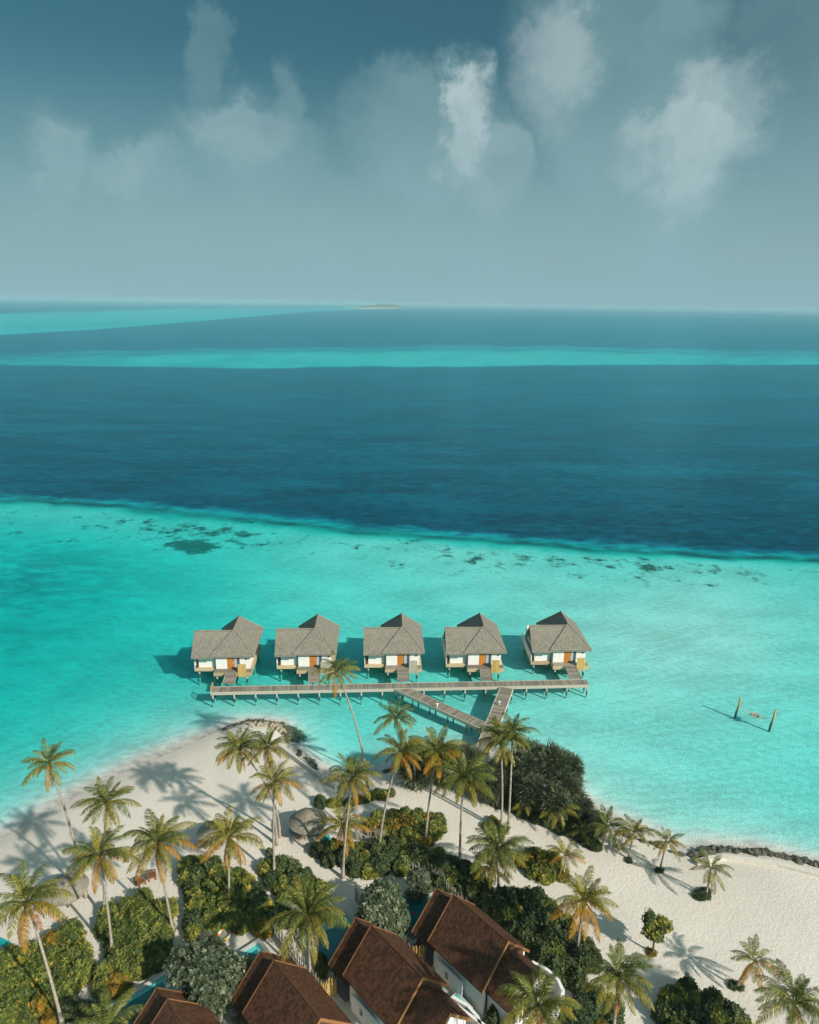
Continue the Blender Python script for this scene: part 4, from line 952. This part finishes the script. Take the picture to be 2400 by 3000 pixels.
CAS = [((1212, 2290), (1215, 2240), 2.3, 'dark feathery tree beside the inlet bank'), ((1330, 2300), (1335, 2240), 2.3, 'dark feathery tree behind the sweeping green palm'), ((1262, 2275), (1268, 2225), 2.0, 'dark feathery tree at the landing of the pier'),
       ((1440, 2335), (1440, 2290), 2.0, 'dark feathery shrub left of the twin palm stems'), ((1530, 2330), (1530, 2262), 2.5, 'dark feathery tree right behind the twin palms'),
       ((1590, 2325), (1596, 2240), 2.6, 'tallest dark feathery tree of the seaside thicket'), ((1655, 2350), (1655, 2280), 2.3, 'greyish feathery tree at the lagoon edge'), ((1620, 2390), (1622, 2330), 2.0, 'feathery tree over the low flat palm'), ((1690, 2400), (1692, 2365), 1.6, 'small feathery tree next to the lagoon shallows'),
       ((1560, 2380), (1560, 2320), 1.9, 'feathery shrub in the middle of the seaside thicket'), ((1745, 2440), (1747, 2415), 1.2, 'low feathery shrub at the tip of the thicket')]
for i, (b, c, r_, lb) in enumerate(CAS): leafy_tree(lb, b, c, r_, NEEDLE, 'n', 8, 40 + i, .6, 'casuarina_tree', .85, .1)
for px, py, sc, lb in [(1842, 2522, .8, 'leafy tuft round the foot of the young palm by the stones'), (1932, 2550, .85, 'leafy tuft round the foot of the young palm with a brown leaf'), (2060, 2622, 1.6, 'wide round tuft of grass under the thin crowned palm'), (2155, 2892, 1.1, 'tuft at the foot of the palm with the long shadow'), (1912, 2793, .95, 'brown tuft at the foot of the lone sapling')]:
    g = G(px, py); t = thing('grass_tuft', lb, 'plant', (g[0], g[1], 1.2))
    for k in range(4): link('foliage', CL['t'][k % 2], SHRUB_D if sc != .95 else SHRUB_Y, t, loc=(random.uniform(-.35, .35) * sc, random.uniform(-.25, .25) * sc, 0), rot=(0, 0, k * 1.3), scale=sc * .8)

# ------------------------------------------------------------------ rocks, sea walls
def rock_mesh(seed):
    rs = np.random.RandomState(seed); import bmesh
    bm = bmesh.new(); bmesh.ops.create_icosphere(bm, subdivisions=2, radius=1.)
    ax = rs.normal(size=(9, 3)); ax /= np.linalg.norm(ax, axis=1)[:, None]; cut = rs.uniform(.45, .85, 9)
    for v in bm.verts:
        p = np.array(v.co)
        for a, c in zip(ax, cut):
            d = p @ a
            if d > c: p = p - a * (d - c)
        v.co = Vector(p * (1 + .05 * rs.normal()))
    me = bpy.data.meshes.new('rock'); bm.to_mesh(me); bm.free(); me.materials.append(ROCK); return me
RK = [rock_mesh(k) for k in range(6)]
ROCKMIX = mat('mossy_rock', (.14, .135, .095), .9, .2, .5, 3, .8, 5)
def rocks(n, where, smin, smax, label, group, m, seed, zoff=0.):
    rs = random.Random(seed)
    for i in range(n):
        x, y = where(rs); g = G(x, y, .3); z = ground_z(g[0], g[1]); sc = rs.uniform(smin, smax)
        link('rock', rs.choice(RK), ROCKMIX if (m is ROCK and rs.random() < .35) else m, None, label, 'rock', group, None, (g[0], g[1], max(z, -.45) + sc * .15 + zoff), (rs.uniform(-.5, .5), rs.uniform(-.5, .5), rs.uniform(0, 6.28)), (sc * rs.uniform(.9, 1.4), sc, sc * rs.uniform(.55, .8)))
def along(pts, spread):
    def f(rs):
        u = rs.random() * (len(pts) - 1); i = int(u); u -= i
        return pts[i][0] + (pts[i + 1][0] - pts[i][0]) * u + rs.gauss(0, spread), pts[i][1] + (pts[i + 1][1] - pts[i][1]) * u + rs.gauss(0, spread * .6)
    return f
rocks(70, along([(660, 2132), (700, 2118), (760, 2112), (815, 2116), (840, 2140), (846, 2172)], 5), .2, .5, 'dark wet boulder rimming the sandy point', 'boulders rimming the sandy point', ROCK, 1)
rocks(30, along([(740, 2133), (800, 2130), (828, 2150)], 8), .2, .55, 'sand coloured boulder on top of the sandy point', 'sand coloured boulders on the point', ROCKSAND, 2)
rocks(12, along([(862, 2196), (905, 2232), (935, 2254)], 5), .3, .5, 'dark boulder at the foot of the inlet sea wall', 'boulders at the foot of the inlet sea wall', ROCK, 3)
rocks(230, along([(2030, 2508), (2082, 2497), (2150, 2499), (2240, 2506), (2330, 2522), (2400, 2540), (2480, 2566)], 11), .22, .5, 'weathered boulder in the long stone bank along the lagoon', 'boulders of the stone bank', ROCK, 4)
rocks(22, along([(1800, 2440), (1850, 2462), (1900, 2480), (1960, 2500), (2010, 2516)], 4), .25, .5, 'dark stone on the waterline behind the young palms', 'stones behind the young palms', ROCK, 5)
rocks(10, along([(1100, 2268), (1160, 2254)], 3), .25, .4, 'dark stone at the back of the inlet', 'stones at the back of the inlet', ROCK, 6)
def sea_wall(label, pts, h, w, z0, m=CONCRETE):
    P = [G(x, y, 1.2) for x, y in pts]; t = P[0]; mb = MB()
    for a, b in zip(P[:-1], P[1:]):
        a, b = Vector(a - t), Vector(b - t); a.z = b.z = 0; n = Vector((-(b - a).y, (b - a).x, 0)).normalized() * w / 2
        mb.prism([a - n, b - n, b + n, a + n], (0, 0, h))
    mb.build('sea_wall', m, None, False, label=label, cat='wall', loc=(t[0], t[1], z0))
sea_wall('low straight grey sea wall along the inlet sand', [(822, 2186), (860, 2214), (905, 2248), (945, 2277), (985, 2306)], 1.0, .35, .35)
sea_wall('low rounded sandy ledge above the long stone bank', [(2040, 2528), (2085, 2516), (2127, 2513), (2180, 2519), (2277, 2533), (2400, 2564), (2500, 2596)], .45, .5, .98, mat('sandbag_ledge', (.62, .57, .50), .9, .15, .1))

# ------------------------------------------------------------------ thatched parasols and beach furniture
def parasol(px, py, rad, label, seed):
    rs = random.Random(seed); g = G(px, py, 1.2 + 2.3); t = thing('thatched_parasol', label, 'parasol', (g[0], g[1], 1.2), 0, 'thatched parasols on the beach')
    mb = MB(); mb.tube([(0, 0, -.1), (0, 0, 3.0)], .1, 8); mb.build('pole', BARK, t)
    rf = MB(); n = 28
    for k in range(n):
        a0, a1 = 6.283 * k / n, 6.283 * (k + 1) / n
        prof = [(0, 3.25), (rad * .35, 3.08), (rad * .7, 2.72), (rad, 2.15 + rs.uniform(-.03, .03)), (rad * .98, 1.95)]
        for (r0, z0), (r1, z1) in zip(prof[:-1], prof[1:]):
            rf.add([(r0 * math.cos(a0), r0 * math.sin(a0), z0), (r1 * math.cos(a0), r1 * math.sin(a0), z1), (r1 * math.cos(a1), r1 * math.sin(a1), z1), (r0 * math.cos(a1), r0 * math.sin(a1), z0)], [(0, 1, 2, 3)])
    cn = rf.build('canopy', THATCHCAP, t)
    th = MB()
    for q in range(9):
        for k in range(int(14 + 9 * q)):
            a = 6.283 * k / (14 + 9 * q) + rs.uniform(-.05, .05); r0 = rad * (q / 9) * .97; r1 = min(rad * ((q + 1.5) / 9), rad * 1.04)
            zf = lambda r: 3.27 - .9 * (r / rad) ** 1.6 - .2 * (r / rad)
            w = .11; dx, dy = math.cos(a), math.sin(a); o = (-dy * w, dx * w)
            th.add([(r0 * dx - o[0], r0 * dy - o[1], zf(r0) + .03), (r0 * dx + o[0], r0 * dy + o[1], zf(r0) + .03), (r1 * dx + o[0], r1 * dy + o[1], zf(r1) + .07), (r1 * dx - o[0], r1 * dy - o[1], zf(r1) + .07)], [(0, 1, 2, 3)])
    th.build('thatch', PTHATCH, cn, kind='stuff')
    for k in range(8):
        a = 6.283 * k / 8; m2 = MB(); m2.tube([(0, 0, 2.2), (rad * .9 * math.cos(a), rad * .9 * math.sin(a), 2.1)], .035, 5); m2.build('rafter', DARKWOOD, t)
PTHATCH = shingle_mat('beige_thatch', (.23, .195, .15), (.37, .32, .25))
parasol(903, 2402, 2.05, 'round thatched parasol with teal seats below, next to the orange palm', 1)
parasol(192, 2600, 2.0, 'round thatched parasol at the foot of the tall bowed palm', 2)
parasol(632, 2436, 1.95, 'round thatched parasol behind the palm with the yellowing skirt', 3)
def beanbag(px, py, label, m, sc=1., rz=0.):
    g = G(px, py, 1.2); import bmesh
    bm = bmesh.new(); bmesh.ops.create_uvsphere(bm, u_segments=14, v_segments=9, radius=.5)
    for v in bm.verts:
        x, y, z = v.co
        z = z * .62 + .26; 
        if y > 0: z += y * .7
        v.co = (x * (1.05 - .25 * max(0, z - .3)), y * 1.05, max(z, 0))
    me = bpy.data.meshes.new('seat'); bm.to_mesh(me); bm.free(); me.materials.append(m); me.polygons.foreach_set('use_smooth', [True] * len(me.polygons))
    t = thing('beanbag_chair', label, 'beanbag', (g[0], g[1], 1.2), rz); o = link('cushion', me, m, t, scale=sc)
    mb = MB(); mb.tube([Vector((.48 * math.cos(a), .48 * math.sin(a), .22)) * sc for a in np.linspace(0, 6.283, 17)], .02, 5); mb.build('seam', m, t)
beanbag(862, 2437, 'teal beanbag on the sand under the parasol edge', TEALFAB, 1.05, .5)
beanbag(882, 2442, 'teal beanbag between beanbag and red brown stool', TEALFAB, 1.05, -.3)
beanbag(922, 2440, 'large teal beanbag right by the orange palm fronds', TEALFAB, 1.35, .2)
beanbag(954, 2462, 'teal beanbag below the orange palm fronds', TEALFAB, 1.0, .8)
def stool(px, py, label):
    g = G(px, py, 1.2); t = thing('stool', label, 'stool', (g[0], g[1], 1.2), .4)
    mb = MB(); mb.tube([(0, 0, .4), (0, 0, .46)], .26, 12); mb.build('seat', REDWOOD, t)
    for k in range(4):
        a = math.pi / 4 + k * math.pi / 2; mb = MB(); mb.tube([(.2 * math.cos(a), .2 * math.sin(a), 0), (.15 * math.cos(a), .15 * math.sin(a), .4)], .03, 6); mb.build('leg', REDWOOD, t)
stool(905, 2446, 'red brown stool between the teal beanbags'); stool(880, 2462, 'red brown stool out on the sand beside a palm shadow')
def armchair(px, py, label, rz):
    g = G(px, py, 1.2); t = thing('armchair', label, 'chair', (g[0], g[1], 1.2), rz)
    for nm, lo, hi in [('seat', (-.4, -.38, .3), (.4, .38, .42)), ('backrest', (-.4, .39, .3), (.4, .5, .95)), ('armrest', (-.5, -.38, .5), (-.405, .45, .6)), ('armrest', (.405, -.38, .5), (.5, .45, .6))]:
        mb = MB(); mb.box(lo, hi); mb.build(nm, REDWOOD, t)
    for x in (-.45, .45):
        for y in (-.32, .32):
            mb = MB(); mb.box((x - .04, y - .04, 0), (x + .04, y + .04, .298 if False else .5)); mb.build('leg', REDWOOD, t)
armchair(412, 2590, 'brown timber armchair at the hedge shadow beside a palm', 2.4)
armchair(447, 2572, 'dark brown armchair behind the hanging orange fronds', 2.0)
def lounger(px, py, label, m, rz, frame=STEEL):
    g = G(px, py, 1.2); t = thing('sun_lounger', label, 'sun lounger', (g[0], g[1], 1.2), rz)
    mb = MB(); mb.box((-.34, -1., .28), (.34, .9, .34)); mb.build('frame', frame, t)
    mb = MB(); mb.box((-.32, -.98, .345), (.32, .3, .43)); mb.build('cushion', m, t)
    mb = MB(); mb.prism([(-.32, .31, .345), (.32, .31, .345), (.32, .95, .75), (-.32, .95, .75)], (0, -.04, .08)); mb.build('backrest', m, t)
    for x in (-.3, .3):
        for y in (-.85, .75):
            mb = MB(); mb.box((x - .03, y - .03, 0), (x + .03, y + .03, .279)); mb.build('leg', frame, t)
lounger(2, 2768, 'teal sun lounger on the sand at the hedge corner', TEALFAB, 1.2)
lounger(1473, 2945, 'orange lounger in the villa garden court', ORANGEFAB, -.6, DARKWOOD)
beanbag(1212, 2688, 'small red beanbag beside the bright blue pool', REDCLOTH, .6)
# striped swim ring by the pool
g = G(657, 2742, 1.2); t = thing('swim_ring', 'orange and green swim ring lying by the half hidden pool', 'swim ring', (g[0], g[1], 1.34))
for k in range(8):
    mb = MB(); mb.tube([(.55 * math.cos(a), .55 * math.sin(a), 0) for a in np.linspace(k * math.pi / 4, (k + 1) * math.pi / 4, 5)], .15, 8, False); mb.build('segment', (ORANGEFAB, TEALFAB, mat('yellow_vinyl', (.7, .5, .06), .4), mat('white_vinyl', (.7, .7, .66), .4))[k % 4], t, True)

# ------------------------------------------------------------------ hammock over the water, two people in it
pa, pb = G(2160, 2089, 0), G(2261, 2126, 0)
for p, lb in ((pa, 'leaning timber post with the hammock shadow running from it'), (pb, 'leaning timber post on the deeper side of the hammock')):
    zb = ground_z(p[0], p[1]); t = thing('hammock_post', lb, 'post', (p[0], p[1], 0))
    mb = MB(); mb.tube([(-.1, 0, .35), (.12, 0, 1.4), (.2, .05, 2.55)], [.16, .15, .13], 9); po = mb.build('post', HONEY, t, True)
    mb = MB(); mb.tube([(-.25, 0, zb - .2), (-.1, 0, .35)], .165, 9); mb.build('waterline_band', PILEWET, t)
    mb = MB(); mb.tube([Vector((.1 + .17 * math.cos(a), .17 * math.sin(a), 1.25)) for a in np.linspace(0, 6.28, 9)], .03, 5); mb.build('rope_loop', ROPE, t)
A, B = Vector((pa[0] + .1, pa[1], 1.25)), Vector((pb[0] + .1, pb[1], 1.25)); mid = (A + B) / 2; dv = (B - A).normalized(); nv = Vector((-dv.y, dv.x, 0))
t = thing('hammock', 'pale net hammock slung between two posts in the lagoon', 'hammock', (mid.x, mid.y, 0))
Lh = (B - A).length
def sag(u): return .35 + .9 * abs(u * 2 - 1) ** 1.7
net = MB(); rows, cols = 12, 7
for j in range(cols + 1):
    pts = []
    for i in range(rows + 1):
        u = .2 + .6 * i / rows; wd = .75 * math.sin(math.pi * (i + 1.2) / (rows + 2.4)); o = (j / cols - .5) * 2 * wd
        q = A.lerp(B, u) - mid + nv * o; pts.append(Vector((q.x, q.y, sag(u) + .2 * (o / .75) ** 2)))
    net.tube(pts, .014, 4)
net.build('net', ROPE, t)
mb = MB(); mb.box((-.75, -.03, -.03), (.75, .03, .03))
for u0, u1 in ((.0, .2), (1., .8)):
    for sg in (-1, 0, 1):
        e = A.lerp(B, u1) + nv * (sg * .25); e.z = sag(u1) + .02; s_ = (A if u0 == 0 else B)
        m2 = MB(); m2.tube([s_ - Vector((mid.x, mid.y, 0)), e - Vector((mid.x, mid.y, 0))], .012, 4); m2.build('rope', ROPE, t)
def person(loc, rz, label, suit, hair):
    """reclining figure grown from a joint skeleton"""
    J = {'pelvis': ((0, 0, .12), .14), 'belly': ((0, .16, .17), .12), 'chest': ((0, .36, .30), .14), 'neck': ((0, .54, .43), .055), 'head': ((0, .66, .52), .10), 'crown': ((0, .74, .57), .085)}
    E_ = [('pelvis', 'belly'), ('belly', 'chest'), ('chest', 'neck'), ('neck', 'head'), ('head', 'crown')]
    for k, sg in (('l', -1), ('r', 1)):
        J.update({'hip' + k: ((sg * .10, -.04, .11), .095), 'knee' + k: ((sg * .15, -.44, .36), .062), 'ankle' + k: ((sg * .12, -.84, .14), .042), 'toe' + k: ((sg * .13, -.95, .20), .035),
                  'sh' + k: ((sg * .19, .44, .36), .062), 'el' + k: ((sg * .34, .24, .20), .045), 'wr' + k: ((sg * .22, .03, .25), .034), 'ha' + k: ((sg * .15, -.06, .25), .036)})
        E_ += [('pelvis', 'hip' + k), ('hip' + k, 'knee' + k), ('knee' + k, 'ankle' + k), ('ankle' + k, 'toe' + k), ('chest', 'sh' + k), ('sh' + k, 'el' + k), ('el' + k, 'wr' + k), ('wr' + k, 'ha' + k)]
        for f_ in range(4):
            J['fi%s%d' % (k, f_)] = ((sg * (.10 + .022 * f_), -.12 - .01 * (f_ % 2), .235), .010); E_.append(('ha' + k, 'fi%s%d' % (k, f_)))
        J['th' + k] = ((sg * .10, -.04, .27), .011); E_.append(('ha' + k, 'th' + k))
    names = list(J); me = bpy.data.meshes.new('body'); me.from_pydata([J[n][0] for n in names], [(names.index(a), names.index(b)) for a, b in E_], []); me.materials.append(SKIN)
    t = thing('person', label, 'person', loc, rz); o = link('body', me, SKIN, t)
    o.modifiers.new('skin', 'SKIN'); sk = me.skin_vertices[0].data
    for i, n in enumerate(names): sk[i].radius = (J[n][1], J[n][1]); sk[i].use_root = n == 'pelvis'
    o.modifiers.new('sub', 'SUBSURF').levels = 2; o.modifiers['sub'].render_levels = 2
    def shell(nm, c, r, m):
        import bmesh
        bm = bmesh.new(); bmesh.ops.create_uvsphere(bm, u_segments=12, v_segments=8, radius=1.)
        mm = bpy.data.meshes.new(nm); bm.to_mesh(mm); bm.free(); mm.materials.append(m); link(nm, mm, m, t, loc=c, scale=r, rot=(.5, 0, 0))
    shell('hair', (0, .73, .56), (.105, .105, .11), hair); shell('swim_shorts', (0, -.01, .12), (.19, .16, .135), suit)
    for sg in (-1, 1): shell('eye', (sg * .035, .62, .615), (.012, .012, .012), HAIR)
    shell('nose', (0, .60, .60), (.014, .03, .014), SKIN); shell('mouth', (0, .575, .565), (.025, .01, .008), REDCLOTH)
hz = sag(.47)
c1 = A.lerp(B, .44); c2 = A.lerp(B, .58); rzh = math.atan2(dv.y, dv.x)
person((c1.x, c1.y, hz + .08), rzh - .25 + math.pi, 'person in red swimwear reclining in the hammock, the one beside the darker head', REDCLOTH, HAIR)
person((c2.x, c2.y, hz + .10), rzh + .2 + math.pi, 'person reclining in the hammock wearing dark shorts', HAIR, mat('brown_hair', (.09, .045, .02), .6))

# ------------------------------------------------------------------ woods on the far islet
def islet():
    g0 = G(1105, 901.5, 0); rs = np.random.RandomState(4); mb = MB(); k = g0[1] / 2000.
    for i in range(700):
        u = rs.uniform(-1, 1); px = 1108 + 72 * u + 10; c = G(px, 901.0 + rs.uniform(-.5, .5), 0); r = rs.uniform(7, 13); hh = (28 + 14 * rs.uniform()) * (1 - abs(u) ** 3) * (1.2 if u > -.2 else .75)
        n = 6; vs = [(c[0] - g0[0], c[1] - g0[1], 1 + hh)]
        for z, q in ((.8, .6), (.5, 1.), (.05, .8)): vs += [(c[0] - g0[0] + r * q * math.cos(6.283 * j / n + i), c[1] - g0[1] + r * q * math.sin(6.283 * j / n + i), 1 + hh * z) for j in range(n)]
        fs = [(0, 1 + j, 1 + (j + 1) % n) for j in range(n)] + [(1 + a * n + j, 1 + (a + 1) * n + j, 1 + (a + 1) * n + (j + 1) % n, 1 + a * n + (j + 1) % n) for a in range(2) for j in range(n)]
        mb.add(vs, fs)
    mb.build('island_wood', SHRUB_D, None, label='low dark wood on the far sand islet at the horizon', cat='wood', kind='stuff', loc=(g0[0], g0[1], 0))
islet()

# ------------------------------------------------------------------ moist sea air
def haze():
    mb = MB(); mb.box((-64000, -300, -32), (64000, 64000, 74))
    me = mb.mesh('haze'); m = bpy.data.materials.new('sea_haze'); m.use_nodes = True; t = NT(m.node_tree); t.n.clear()
    out = t.new('ShaderNodeOutputMaterial'); v = t.new('ShaderNodeVolumePrincipled')
    v.inputs['Color'].default_value = (.50, .73, .81, 1); v.inputs['Density'].default_value = HAZE; v.inputs['Anisotropy'].default_value = .0
    t.l.new(v.outputs[0], out.inputs['Volume'])
    link('haze', me, m, kind='stuff', label='pale blue sea haze fading the horizon', cat='haze')
HAZE = 9.5e-5
haze()
